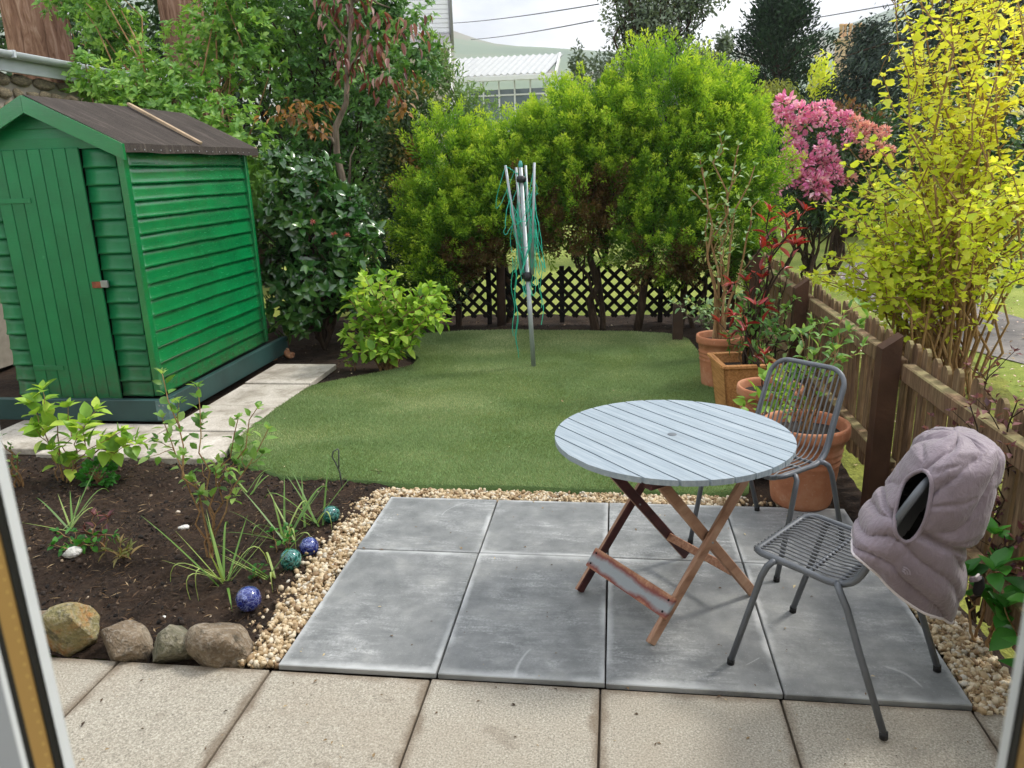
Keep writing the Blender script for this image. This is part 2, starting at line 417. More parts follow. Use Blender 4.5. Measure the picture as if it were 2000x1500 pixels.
def soil_z(X, Y):
    P = np.stack([X, Y, 0*X], -1)
    z = -.03+.05*(fbm(P, 2.6, 3, 3)-.5)+.035*(fbm(P, 14, 3, 9)-.5)
    return z
V, F = grid(-5.2, 2.60, 1.55, 7.1, .04, lambda X, Y: np.where((X > -2.95) & (X < -.05) & (Y < 2.02), -.09, soil_z(X, Y)-.015))
struct(obj('soil_border', np_mesh('soil_border', V, F, M_SOIL, smooth=True)))
V, F = grid(2.40, 2.66, -.9, 1.62, .03, lambda X, Y: soil_z(X, Y)-.02)
struct(obj('fence_border', np_mesh('fence_border', V, F, M_SOIL, smooth=True)))
def bed_z(X, Y):
    P = np.stack([X, Y, 0*X], -1)
    z = -.012+.07*(fbm(P, 2.1, 3, 3)-.5)+.05*(fbm(P, 11, 3, 9)-.5)+.028*(fbm(P, 40, 3, 5)-.5)
    e = np.minimum.reduce([(X+2.95)/.15, (-.03-X)/.12, (Y-.02)/.12, (2.03-Y)/.1]); return z-.03*(1-np.clip(e, 0, 1))
V, F = grid(-2.95, -.03, .012, 2.03, .0125, bed_z)
struct(obj('flower_bed', np_mesh('flower_bed', V, F, M_SOIL, smooth=True)))
def ground_z(x, y):
    return float(bed_z(np.array([x]), np.array([y]))[0]) if (-2.95 < x < -.03 and y < 2.03) else float(soil_z(np.array([x]), np.array([y]))[0]-.015)

# crumbs, chips and dead twigs lying on the soil
ICO = None
def ico(sub=1):
    bm = bmesh.new(); bmesh.ops.create_icosphere(bm, subdivisions=sub, radius=1); V = np.array([v.co[:] for v in bm.verts]); F = np.array([[v.index for v in f.verts] for f in bm.faces]); bm.free(); return V, F
ICO1, ICO2 = ico(1), ico(2)
def m_tint(name, stops, rough=.8, nscale=60, bump=.3, mot=.25):
    q = NT(name); t = q.n('Attribute', attribute_name='t').outputs['Fac']; n = q.noise(q.pos(), nscale, 4)
    col = q.ramp(q.math('ADD', t, q.math('MULTIPLY', q.math('SUBTRACT', n, .5), mot), True), [(p, lin(*c)) for p, c in stops])
    return q.out(q.bsdf(col, rough, q.bump(n, bump, .004)))
M_CRUMB = m_tint('soil_crumbs', [(0, (22, 17, 14)), (.6, (52, 41, 33)), (.85, (86, 70, 56)), (.95, (150, 132, 110)), (1, (205, 196, 182))], .95)
n = 5200; X = rng.uniform(-2.9, -.06, n); Y = rng.uniform(.05, 2.0, n)
n2 = 3600; X = np.append(X, rng.uniform(-2.2, 2.5, n2)); Y = np.append(Y, rng.uniform(1.6, 6.7, n2)); n += n2
Z = np.where((X < -.03) & (Y < 2.03) & (X > -2.95), bed_z(X, Y), soil_z(X, Y)-.015); S = rng.gamma(1.8, .0026, n).clip(.002, .011)
V, F, T = inst(np.stack([X, Y, Z+S*.3], -1), rand_rot(n), S[:, None]*rng.uniform(.35, 1.5, (n, 3)), ICO1, rng.random(n)**1.5*.96)
stuff(tag(obj('soil_crumbs', np_mesh('soil_crumbs', V, F, M_CRUMB, T)), 'loose crumbs of dark soil scattered over the beds', 'soil'))
M_LITTER = m_tint('dry_litter', [(0, (52, 38, 28)), (.5, (92, 70, 50)), (.85, (136, 108, 76)), (1, (186, 164, 128))], .9)
n = 4200; X = np.append(rng.uniform(-2.8, -.08, 3400), rng.uniform(-2, 2.5, 800)); Y = np.append(rng.uniform(.08, 1.98, 3400), rng.uniform(4.3, 6.8, 800))
Z = np.where((X < -.03) & (Y < 2.03) & (X > -2.95), bed_z(X, Y), soil_z(X, Y)-.015)
a = rng.uniform(0, 6.28, n); D = np.stack([np.cos(a), np.sin(a), rng.normal(0, .12, n)], -1); Nn = np.stack([rng.normal(0, .4, n), rng.normal(0, .4, n), np.ones(n)], -1)
V, F, T = inst(np.stack([X, Y, Z+.006], -1), frames(D, Nn), np.stack([rng.gamma(2, .0025, n).clip(.002, .016), rng.uniform(.012, .07, n), rng.uniform(.01, .03, n)], -1), leaf_tpl(.5, .1, .05, 'lo'), rng.random(n))
stuff(tag(obj('dry_litter', np_mesh('dry_litter', V, F, M_LITTER, T)), 'dead twigs and dry leaf scraps strewn over the soil', 'litter'))

# ================================================================== setting: patio, paths, lawn, gravel
def slab_mesh(name, w, d, h, m, bev=.004, warp=.0):
    return MB().box((0, 0, -h/2), (w, d, h), bev).build(name, m, None)
def slabs(base, name, m, items, h, bev=.004, gap=.006):
    cache = {}
    for (x, y, w, d, z) in items:
        k = (round(w, 3), round(d, 3))
        if k not in cache:
            o = MB().box((0, 0, -h/2), (w-gap, d-gap, h), bev).build(name, m, base, local=True); cache[k] = o.data
        else:
            o = bpy.data.objects.new(name, cache[k]); link(o, base)
        o.location = (x+w/2, y+d/2, z); o.rotation_euler = (random.gauss(0, .0012), random.gauss(0, .0012), random.gauss(0, .0015))
M_BED = plain('sand_bedding', (46, 40, 34), .95, .3, 20)
patio = struct(MB().box((1.2, .75, -.075), (2.42, 1.52, .08)).build('patio', M_BED))
it = []
for i in range(4):
    it += [(i*.604, 0, .604, .904, random.uniform(-.002, .002)), (i*.604, .904, .604, .604, random.uniform(-.002, .002))]
slabs(patio, 'paving_slab', M_SLAB, it, .024, .003, .007)
terrace = struct(MB().box((.6, -.95, -.068), (4.4, 1.86, .08)).build('terrace', plain('jointing_sand', (92, 80, 66), .95, .3, 20)))
it = []
for r_ in range(3):
    for i in range(-3, 5):
        x = -.02+i*.606
        it.append((x-(.0 if i < 4 else -.0), -.606*(r_+1)-.004, .606 if i < 4 else .5, .602, -.014+random.uniform(-.003, .003)))
slabs(terrace, 'paving_slab', M_BEIGE, it, .045, .003, .008)
path_ = struct(MB().box((-2.3, 3.1, -.085), (1.86, 2.36, .05)).build('side_path', M_BED))
it = [(-1.965, 3.75, .61, .66, .012), (-1.965, 3.12, .61, .62, .004), (-1.965, 2.52, .61, .60, .010), (-1.965, 1.99, .66, .52, .006),
      (-2.60, 2.02, .62, .64, .004), (-3.22, 2.10, .62, .60, .008)]
slabs(path_, 'paving_slab', M_PATH, it, .05, .006, .012)

LAWN = [(-1.10, 1.93), (-.72, 1.73), (-.31, 1.70), (.07, 1.655), (.6, 1.645), (1.18, 1.635), (1.79, 1.63), (1.98, 1.72), (2.0, 2.4), (2.02, 3.2), (2.03, 4.0), (2.02, 4.9), (1.97, 5.45), (1.80, 5.72), (1.4, 5.84), (.95, 5.88), (.2, 5.89), (-.45, 5.85), (-.85, 5.70), (-1.02, 5.45), (-.9, 5.0), (-.62, 4.66), (-.62, 4.36), (-.85, 4.14), (-1.12, 3.92), (-1.33, 3.70), (-1.345, 3.2), (-1.34, 2.6), (-1.32, 2.2)]
Lp = np.array(LAWN); Ls = []
for i in range(len(Lp)):
    a, b = Lp[i], Lp[(i+1) % len(Lp)]
    for k in range(7): Ls.append(a+(b-a)*k/7)
Ls = np.array(Ls); Ls = (np.roll(Ls, 1, 0)+2*Ls+np.roll(Ls, -1, 0))/4; Ls += .012*(np.stack([fbm(np.c_[Ls, Ls[:, :1]*0], 6, 3, 2), fbm(np.c_[Ls, Ls[:, :1]*0], 6, 3, 8)], -1)-.5)
def lawn_z(x, y): return .012+.03*(fbm(np.stack([x, y, 0*x], -1), 1.3, 3, 21)-.4)
cc = np.array([.4, 3.6]); rings = np.linspace(0, 1, 36)[1:]
V = [[*cc, 0]]; F = []
nl = len(Ls)
for s_ in rings:
    for p in Ls: V.append([*(cc+(p-cc)*s_), 0])
V = np.array(V); V[:, 2] = lawn_z(V[:, 0], V[:, 1]); ring_skirt = V[-nl:].copy(); ring_skirt[:, 2] -= .05; V = np.vstack([V, ring_skirt])
for r_ in range(len(rings)):
    a0 = 1+r_*nl
    for k in range(nl): F.append((a0+k, a0+(k+1) % nl, a0+nl+(k+1) % nl, a0+nl+k))
me_l = np_mesh('lawn', V, np.array(F), M_TURFBASE, smooth=True)
bm = bmesh.new(); bm.from_mesh(me_l); bm.verts.ensure_lookup_table()
for k in range(nl): bm.faces.new((bm.verts[0], bm.verts[1+k], bm.verts[1+(k+1) % nl]))
bmesh.ops.recalc_face_normals(bm, faces=bm.faces); bm.to_mesh(me_l); bm.free()
struct(obj('lawn', me_l))
n = 430000; X = rng.uniform(-1.4, 2.08, n); Y = rng.uniform(1.6, 5.92, n); k = in_poly(X, Y, [tuple(p) for p in Ls]); X, Y = X[k], Y[k]; n = len(X)
dist = np.hypot(X-CAM[0], Y-CAM[1]); hgt = rng.uniform(.010, .021, n); wd = .0016+.0004*dist
lay = fbm(np.c_[X, Y, 0*X], 1.6, 2, 31)*12; a = lay+rng.normal(0, 1.1, n); lean = rng.uniform(.25, .9, n)
D = np.stack([np.cos(a)*lean, np.sin(a)*lean, np.ones(n)], -1); Nn = np.stack([rng.normal(size=n), rng.normal(size=n), 0*a], -1)
TRI = (np.array([(-.5, 0, 0), (.5, 0, 0), (0, 1, 0)], float), np.array([(0, 1, 2)]))
tt = (rng.random(n)*.5+.30*fbm(np.c_[X, Y, 0*X], 2.2, 4, 12)+.24*np.clip((fbm(np.c_[X*.8, Y*2.2, 0*X], 1.3, 3, 44)-.3)*2, 0, 1)+.10).clip(0, 1)
V, F, T = inst(np.c_[X, Y, lawn_z(X, Y)-.001], frames(D, Nn), np.stack([wd, hgt, wd], -1), TRI, tt)
M_TURF = leafmat('artificial_turf', [(0, (84, 106, 66)), (.4, (114, 136, 88)), (.75, (148, 164, 114)), (1, (194, 194, 150))], .7, .25, .15)
stuff(tag(obj('turf_blades', np_mesh('turf_blades', V, F, M_TURF, T)), 'short green artificial turf pile covering the lawn', 'turf'))

n = 420; X = np.concatenate([rng.uniform(-1.2, 2.0, 150), rng.uniform(0, 2.4, 120), rng.uniform(-.7, 2.4, 150)]); Y = np.concatenate([rng.uniform(1.7, 5.8, 150), rng.uniform(0, 1.5, 120), rng.uniform(-.6, -.01, 150)]); Z = np.concatenate([np.full(150, .035), np.full(120, .004), np.full(150, -.008)]); a = rng.uniform(0, 6.28, n)
V, F, T = inst(np.c_[X, Y, Z], frames(np.stack([np.cos(a), np.sin(a), rng.normal(0, .1, n)], -1), np.stack([rng.normal(0, .2, n), rng.normal(0, .2, n), np.ones(n)], -1)), rng.gamma(3, .0035, n).clip(.004, .03), leaf_tpl(.45, .1, .1, 'lo'), rng.random(n))
stuff(tag(obj('fallen_leaf_scraps', np_mesh('fallen_leaf_scraps', V, F, m_tint('leaf_scrap', [(0, (52, 40, 30)), (.4, (98, 76, 52)), (.8, (150, 128, 92)), (1, (206, 190, 150))], .9), T)), 'tiny dry leaf scraps blown over lawn and paving', 'litter'))
M_PEB = m_tint('cream_pebbles', [(0, (124, 98, 68)), (.3, (166, 142, 106)), (.6, (192, 172, 138)), (.85, (210, 196, 170)), (1, (188, 182, 170))], .55, 40, .15, .35)
def pebbles(n, x0, x1, y0, y1, layers=2, edge=.03):
    X = rng.uniform(x0, x1, n); Y = rng.uniform(y0, y1, n); return X, Y
gx_, gy_ = [], []
for (nn, x0, x1, y0, y1) in ((2600, -.165, -.008, .01, 1.6), (2900, -.12, 1.9, 1.515, 1.635), (2400, 2.425, 2.60, -.02, .72)):
    X, Y = pebbles(nn, x0, x1, y0, y1); gx_.append(X); gy_.append(Y)
# stragglers thinning out into the soil
X = -.15-np.abs(rng.normal(0, .05, 160)); Y = rng.uniform(.05, 1.55, 160); gx_.append(X); gy_.append(Y)
X = rng.uniform(1.8, 2.3, 60); Y = 1.56+np.abs(rng.normal(0, .04, 60)); gx_.append(X); gy_.append(Y)
X = np.concatenate(gx_); Y = np.concatenate(gy_); n = len(X)
wob = .045*(fbm(np.c_[X*0, Y, X*0], 5, 3, 4)-.5); X = np.where(X < 0, X+np.where(X < -.09, wob, 0), X)
S = rng.gamma(9, .00118, n).clip(.006, .019); Z = -.028+rng.random(n)*.026
V, F, T = inst(np.c_[X, Y, Z], rand_rot(n), S[:, None]*np.stack([rng.uniform(.9, 1.35, n), rng.uniform(.7, 1., n), rng.uniform(.5, .8, n)], -1), ICO1, rng.random(n))
stuff(tag(obj('pebble_gravel', np_mesh('pebble_gravel', V, F, M_PEB, T, smooth=True)), 'cream and tan pebbles edging the grey patio', 'gravel'))

# ================================================================== the house behind the lens and its glazed door
M_RENDER = plain('house_render', (196, 188, 174), .9, .06, 3, .3)
M_ROOM = plain('room_paint', (120, 112, 104), .9, .05, 3, .1)
JX0, JX1, WY0, WY1 = .86, 1.47, -2.22, -1.90
hw = thing('house_wall', 'rendered house wall round the glazed garden door', 'wall', (1.2, -1.95, 0))
mb = MB(); mb.box((-3.09, -2.07, 1.27), (7.9, .26, 2.94)); mb.box((5.42, -2.07, 1.27), (7.9, .26, 2.94)); mb.box((1.165, -2.07, 2.425), (.61, .26, .63)); mb.box((1.165, -2.07, -.02), (.61, .26, .36))
mb.build('render_face', M_RENDER, hw)
mb = MB(); mb.box((1.2, -4.6, -.06), (7, 4.8, .1)); struct(mb.build('room_floor', plain('floor_boards', (96, 74, 54), .5, .2, 6)))
mb = MB(); mb.box((1.2, -4.6, 2.6), (7, 4.8, .1)); mb.box((-2.35, -4.6, 1.27), (.1, 4.8, 2.5)); mb.box((4.75, -4.6, 1.27), (.1, 4.8, 2.5)); mb.box((1.2, -7.05, 1.27), (7.2, .1, 2.7)); struct(mb.build('room_shell', M_ROOM))
M_PVC = plain('white_plastic', (226, 230, 234), .35, .02, 3, .02)
M_GASKET = plain('black_rubber_seal', (18, 17, 17), .6, .1, 10, .05)
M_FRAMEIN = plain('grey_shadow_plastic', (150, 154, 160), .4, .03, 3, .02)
def m_spacer():
    q = NT('gold_spacer_bar'); o = q.n('TexCoord').outputs['Object']
    z = q.math('FRACT', q.math('MULTIPLY', q.sep(o, 2), 130.)); hole = q.math('MULTIPLY', q.ramp(z, [(.40, 0.), (.46, 1.), (.54, 1.), (.60, 0.)]), 1.0)
    y = q.math('ABSOLUTE', q.math('ADD', q.sep(o, 1), .0252)); strip = q.ramp(q.math('MULTIPLY', y, 1000.), [(.35, 1.), (.6, 0.)])
    col = q.mix(q.math('MULTIPLY', hole, strip), lin(178, 142, 84), lin(236, 205, 120))
    return q.out(q.bsdf(col, .5, None, Metallic=.35))
M_SPACER = m_spacer()
door = thing('glazed_door', 'white framed glazed door with gold spacer bars at its edges', 'door', (1.165, -1.95, .16))
for sg, xj in ((-1, .905), (1, 1.428)):
    def strip(y0, y1, dx, m, nm):
        x0 = xj+sg*0.0-sg*dx; x1 = xj+sg*.045
        MB().box(((x0+x1)/2, (y0+y1)/2, 1.13), (abs(x1-x0), y1-y0, 1.94)).build(nm, m, door)
    strip(-1.9655, -1.958, 0.0, M_PVC, 'outer_bead'); strip(-1.9715, -1.9655, -.0006, M_GASKET, 'gasket')
    strip(-1.9845, -1.9715, -.0012, M_SPACER, 'spacer_bar'); strip(-1.9895, -1.9845, -.0006, M_GASKET, 'gasket')
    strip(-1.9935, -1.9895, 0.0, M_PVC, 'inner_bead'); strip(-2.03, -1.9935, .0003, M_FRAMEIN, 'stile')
MB().box((1.1665, -1.99, 2.12), (.62, .07, .05)).build('top_rail', M_PVC, door)
MB().box((1.1665, -1.99, .19), (.62, .07, .05)).build('bottom_rail', M_PVC, door)
# ================================================================== green shed
def m_green(name, c, rough, coat=0.0):
    q = NT(name); v = q.oc(); c = lin(*c)
    g = q.noise(q.sc(v, (2, 2, 26)), 5, 5, .6); n = q.noise(v, 3, 4)
    col = q.ramp(n, [(.3, [x*.8 for x in c[:3]]), (.7, [x*1.15 for x in c[:3]])])
    col = q.mix(q.ramp(q.noise(v, 22, 3), [(.7, 0.), (.76, .25)]), col, lin(90, 168, 120))
    h = q.math('ADD', g, q.math('MULTIPLY', q.noise(q.sc(v, (1, 1, 9)), 60, 3), .5))
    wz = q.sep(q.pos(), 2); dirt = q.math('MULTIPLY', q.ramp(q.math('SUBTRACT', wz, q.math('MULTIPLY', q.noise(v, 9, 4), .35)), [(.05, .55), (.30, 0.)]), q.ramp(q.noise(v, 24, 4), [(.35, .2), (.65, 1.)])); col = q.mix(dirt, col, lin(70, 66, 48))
    col = q.mix(q.ramp(q.noise(q.sc(v, (1, 1, 3)), 40, 4, .7), [(.62, 0.), (.74, .4)]), col, [x*.55 for x in c[:3]]+[1])
    return q.out(q.bsdf(col, q.ramp(g, [(.3, rough*.75), (.7, rough*1.3)]), q.bump(h, .30, .006), **{'Specular IOR Level': .5, 'Coat Weight': coat, 'Coat Roughness': .16}))
M_GREEN = m_green('green_gloss_paint', (4, 116, 62), .22, .9); M_GREENSHADE = m_green('green_shaded_paint', (4, 110, 62), .42)  # same green twice: the front's dimmer light is put into its colour, less gloss
M_PLINTH = plain('blue_green_plinth_paint', (34, 64, 62), .5, .2, 4, .3)
M_DARK = plain('dark_void', (12, 11, 10), .95, .2, 4)
def m_felt():
    q = NT('mineral_roof_felt'); v = q.oc(False); s = q.noise(q.sc(v, (1.2, 6, 1.2)), 3, 6, .65, .6); f = q.noise(v, 220, 2)
    col = q.ramp(s, [(.3, lin(42, 37, 34)), (.55, lin(58, 52, 48)), (.72, lin(92, 84, 78))])
    col = q.mix(q.ramp(f, [(.45, 0.), (.7, .5)]), col, lin(104, 96, 90))
    return q.out(q.bsdf(col, .95, q.bump(f, .4, .004), **{'Specular IOR Level': .2}))
M_FELT = m_felt()
M_PALEWOOD = plain('weathered_pale_wood', (168, 146, 118), .8, .25, 9, .4)
M_RUST = plain('rusty_metal', (128, 66, 42), .7, .4, 30, .5); M_STEEL = plain('galvanised_steel', (150, 152, 154), .45, .15, 20, .2, .7)
SX0, SX1, SY0, SY1, SZ0, EAVE, RIDGE = -3.30, -2.15, 2.80, 4.65, .19, 1.98, 2.28
SXC = (SX0+SX1)/2
shed = thing('garden_shed', 'green painted timber shed with black felt roof and lapped boards', 'shed', (SXC, (SY0+SY1)/2, 0))
mb = MB(); mb.prism([(SX0+.03, SZ0), (SX1-.03, SZ0), (SX1-.03, EAVE-.03), (SXC, RIDGE-.05), (SX0+.03, EAVE-.03)], 1, SY0+.03, SY1-.03); mb.build('inner_frame', M_DARK, shed)
def lap(p0, p1, nrm, z0, z1, m, name='board', seg=22, par=None, sag=.006, clipz=None):
    """lapped board: bottom edge proud, slightly wavy; p0,p1 are 2D ends, nrm outward 2D"""
    p0 = np.array(p0); p1 = np.array(p1); nrm = np.array(nrm); vs = []; fs = []
    k = random.random()*50; l = np.linalg.norm(p1-p0); seg = max(2, int(seg*l/1.85))
    for i in range(seg+1):
        s = i/seg; b = p0+(p1-p0)*s; wv = sag*(fbm(np.array([[s*l*2.2+k, k, 0]]), 1, 3)[0]-.5)*2; pr = .006*fbm(np.array([[s*l*3+k, 3., k]]), 1, 2)[0]
        zt, zb = z1, z0+wv
        hh_ = zt-zb; cup = .001+.010*fbm(np.array([[s*l*1.7+k, 9., k*2]]), 1, 3)[0]
        for (o, z) in ((.002, zt), (.005, zt-hh_*.45), (.009, zb+hh_*.28), (.011+cup*.35, zb+hh_*.12), (.012+cup+pr, zb), (.002, zb+.001), (-.006, zt)): vs.append((*(b+nrm*o), z))
    for i in range(seg):
        a = i*7; c = a+7
        for j in range(7): fs.append((a+j, a+(j+1) % 7, c+(j+1) % 7, c+j))
    fs += [tuple(range(7)), tuple(seg*7+j for j in range(7))[::-1]]
    mb = MB().add(vs, fs); mb.sm = [i % 7 < 4 for i in range(seg*7)]+[False, False]
    return mb.build(name, m, shed)
nb = 15; hb = (EAVE-.02-SZ0)/nb
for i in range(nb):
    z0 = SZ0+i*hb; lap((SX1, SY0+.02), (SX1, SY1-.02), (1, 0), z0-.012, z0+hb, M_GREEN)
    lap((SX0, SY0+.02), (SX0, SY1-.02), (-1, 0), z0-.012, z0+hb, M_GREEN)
    lap((-2.425, SY0), (SX1-.03, SY0), (0, -1), z0-.012, z0+hb, M_GREENSHADE, sag=.004)
    lap((SX0+.02, SY0), (-3.125, SY0), (0, -1), z0-.012, z0+hb, M_GREENSHADE, sag=.004)
for i in range(3):   # gable boards, ends cut to the roof's pitch
    z0 = EAVE+.045+i*.085; z1 = z0+.085; sl = (RIDGE-EAVE)/((SX1-SX0)/2)
    hw0 = (RIDGE-.02-z0)/sl; hw1 = max(.01, (RIDGE-.02-z1)/sl); hw0 = min(hw0, (SX1-SX0)/2-.03); hw1 = min(hw1, hw0)
    vs = []
    for (hw_, z, o) in ((hw0, z0-.012, .016), (hw1, z1, .002)):
        for s in (-1, 1):
            vs += [(SXC+s*hw_, SY0-o, z), (SXC+s*hw_, SY0+.006, z)]
    MB().add(vs, [(0, 2, 6, 4), (1, 5, 7, 3), (0, 4, 5, 1), (2, 3, 7, 6), (0, 1, 3, 2), (4, 6, 7, 5)]).build('gable_board', M_GREENSHADE, shed)
MB().box((SXC, SY0-.004, EAVE+.015), (SX1-SX0-.06, .03, .075)).build('door_header', M_GREENSHADE, shed)
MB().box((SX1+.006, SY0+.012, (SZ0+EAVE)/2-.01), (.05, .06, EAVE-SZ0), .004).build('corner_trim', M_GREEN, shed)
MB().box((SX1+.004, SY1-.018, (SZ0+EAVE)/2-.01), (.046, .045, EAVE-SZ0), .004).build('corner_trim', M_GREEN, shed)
dr = MB().box((-2.78, SY0-.008, 1.05), (.66, .016, 1.80)).build('door', M_GREENSHADE, shed)
for i in range(7):
    x = -3.112+i*.0975
    MB().box((x+.0485, SY0-.025, 1.05), (.0935, .018, 1.83), .004).build('door_board', M_GREENSHADE, dr)
for z in (1.62, .40):
    MB().box((-2.98, SY0-.0375, z), (.25, .006, .035), .002).build('hinge', M_GREENSHADE, dr)
MB().box((-2.462, SY0-.040, 1.02), (.075, .008, .045), .002).build('hasp', M_RUST, dr)
MB().box((-2.405, SY0-.034, 1.025), (.055, .022, .05), .003).build('hasp_staple', M_STEEL, shed)
# roof: two felted slopes with folded edges, barge boards, a batten
sl = (RIDGE-EAVE)/((SX1-SX0)/2); ov = .10
def slope(sg):
    xe = SXC+sg*((SX1-SX0)/2+ov); ze = EAVE+.03-sl*ov; n = 9; vs = []; fs = []
    for i in range(n+1):
        y = SY0-.085+(SY1-SY0+.17)*i/n; w = .006*math.sin(i*2.1)
        vs += [(SXC, y, RIDGE+.035), (SXC+(xe-SXC)*.5, y, (RIDGE+ze)/2+.030+w), (xe, y, ze+.022+w*.5), (xe+sg*.006, y, ze-.038+w), (xe-sg*.012, y, ze-.036), (SXC, y, RIDGE+.005)]
    for i in range(n):
        a = i*6; c = a+6
        for j in range(6): fs.append((a+j, a+(j+1) % 6, c+(j+1) % 6, c+j))
    fs += [tuple(range(6)), tuple(n*6+j for j in range(6))[::-1]]
    return MB().add(vs, fs).build('roof_felt', M_FELT, shed), xe, ze
rf, xe, ze = slope(1); slope(-1)
for i in range(17):
    MB().lathe([(0.0001, .0015), (.005, .001), (.005, -.001)], (0, 0, 0), 6).build('felt_nail', M_STEEL, rf, local=True)
    o = rf.children[-1]; o.rotation_euler = (0, R(90), 0); o.location = Vector((xe+.009, SY0+.02+i*.107+random.uniform(-.01, .01), ze-.018))-shed.location
    if i == 0: me0 = o.data
    else: o.data = me0
MB().bar((SXC+.02, 3.86, RIDGE+.055), (xe-.005, 3.74, ze+.045), .032, .022, (0, 0, 1), .003).build('roof_batten', M_PALEWOOD, shed)
for sg in (-1, 1):
    xo = SXC+sg*((SX1-SX0)/2+ov+.005)
    MB().prism([(SXC+sg*.001, RIDGE+.028), (xo, ze+.018), (xo, ze-.088), (SXC+sg*.001, RIDGE-.084)], 1, SY0-.112, SY0-.088).build('barge_board', M_GREEN, shed)
MB().box((xe-.03, SY1+.075, ze-.01), (.05, .02, .09), .002).build('rear_barge_board', M_PALEWOOD, shed)
# plinth of painted beams raised on stones, steel angle at the corner
MB().box((-2.84, 2.705, .095), (1.61, .05, .165), .004).build('plinth_beam', M_PLINTH, shed)
MB().box((-2.045, 3.79, .105), (.05, 2.12, .165), .004).build('plinth_beam', M_PLINTH, shed)
mb = MB(); mb.box((-2.017, 2.73, .10), (.004, .09, .15)); mb.box((-2.06, 2.678, .10), (.09, .004, .15)); br = mb.build('corner_bracket', plain('painted_steel_angle', (96, 124, 124), .45, .25, 20, .2, .4), shed)
for (x, y) in ((-2.075, 2.6755), (-2.045, 2.6755)):
    for z in (.06, .14): MB().tube([(x, y+.002, z), (x, y-.004, z)], .006, 8).build('screw', M_STEEL, br)
MB().box((-2.6, 3.75, .10), (1.0, 1.9, .10)).build('floor_joists', M_DARK, shed)
def rock_mesh(name, m, dims, seed, sub=3, cut=9):
    V, F = ico(sub); rs = np.random.default_rng(seed); V = V.copy()
    for _ in range(cut):      # flat facets
        nrm = unit(rs.normal(size=3)); d = rs.uniform(.52, .86); h = V@nrm; k = h > d; V[k] -= np.outer((h[k]-d), nrm)
    V *= (1+.14*(fbm(V*1.3+seed, 1, 2, seed)-.5))[:, None]; V += .10*(fbm(V*4.5+seed, 1, 4, seed+3)-.5)[:, None]*V
    return np_mesh(name, V*np.array(dims)/2, F, m, smooth=False)
def m_rock(name, a, b, c):
    q = NT(name); v = q.oc(); n = q.noise(v, 9, 6, .65, .4); f = q.noise(v, 60, 4)
    col = q.ramp(n, [(.3, lin(*a)), (.5, lin(*b)), (.66, lin(*c))]); col = q.mix(q.ramp(f, [(.5, 0.), (.75, .45)]), col, lin(190, 184, 172))
    col = q.mix(q.ramp(q.noise(v, 16, 5, .7), [(.34, .75), (.46, 0.)]), col, lin(52, 48, 36))
    return q.out(q.bsdf(col, .9, q.bump(q.math('ADD', q.noise(v, 14, 6, .7), f), 1.0, .02)))
M_ROCKG = m_rock('grey_green_rock', (74, 78, 52), (110, 106, 86), (140, 132, 112)); M_ROCKB = m_rock('brown_rock', (88, 74, 58), (122, 106, 86), (152, 138, 118)); M_ROCKO = m_rock('ochre_rock', (108, 108, 70), (146, 134, 92), (172, 116, 58))
for i, (x, y, z, s) in enumerate(((-2.03, 4.78, .035, .16), (-1.95, 4.72, .02, .12), (-2.08, 4.60, .02, .1))):
    o = obj('prop_stone', rock_mesh('prop_stone', m_rock('orange_stone', (132, 84, 52), (170, 116, 78), (196, 150, 110)) if i == 0 else bpy.data.materials['orange_stone'], (s, s*.8, s*.55), 40+i)); o.location = (x, y, z)
    tag(o, ['orange brown stone wedged under the rear corner of the green shed', 'smaller split stone in front of the shed corner wedge', 'low brown stone half hidden beneath the shed beam'][i], 'stone', 'stones under the shed')

# ================================================================== stone outbuilding with gutter behind the shed
M_STONE = m_rock('rubble_stone', (106, 96, 78), (156, 142, 116), (196, 178, 142)); M_MORTAR = plain('lime_mortar', (150, 142, 130), .95, .15, 14, .6)
WX = -4.62
ob = thing('stone_outbuilding', 'old rubble stone outbuilding wall with pale gutter behind the shed', 'building', (WX-.8, 6.4, 0))
MB().box((WX-.85, 6.4, 1.38), (1.5, 4.6, 2.76)).build('wall', M_MORTAR, ob)
rs = np.random.default_rng(5); zz = 1.95
stone_me = [rock_mesh('stone', M_STONE, (1, 1, 1), 60+k, 2, 7) for k in range(5)]
while zz < 2.78:
    hgt = rs.uniform(.10, .17); yy = 4.1
    while yy < 8.6:
        wdt = rs.uniform(.14, .34); o = obj('stone', stone_me[rs.integers(5)], ob)
        o.location = Vector((WX-.09, yy+wdt/2, zz+hgt/2-.04))-ob.location; o.scale = (.12, wdt*1.04, hgt*1.06); o.rotation_euler = (rs.normal(0, .05), 0, 0); yy += wdt+.012
    zz += hgt+.012
M_GUT = plain('pale_grey_gutter', (186, 192, 196), .4, .08, 6, .1)
MB().box((WX+.005, 6.4, 2.86), (.03, 4.7, .16), .004).build('fascia', M_GUT, ob)
mb = MB(); pts = [(WX+.02+.055*(1-math.cos(a))/1.0, 0, 2.955-.055*math.sin(a)) for a in np.linspace(0, math.pi, 9)]
vs = [(p[0], y, p[2]) for y in (4.05, 8.75) for p in pts]+[(p[0], y, p[2]-.006) for y in (4.05, 8.75) for p in pts]
fs = [(i, i+1, 10+i, 9+i) for i in range(8)]+[(18+i, 19+i, 28+i, 27+i) for i in range(8)]+[(0, 9, 27, 18), (8, 17, 35, 26)]
mb.add(vs, fs, True).build('gutter', M_GUT, ob)
for y in (4.95, 5.9, 6.8): MB().box((WX+.07, y, 2.93), (.14, .03, .07), .004).build('gutter_bracket', M_GUT, ob)
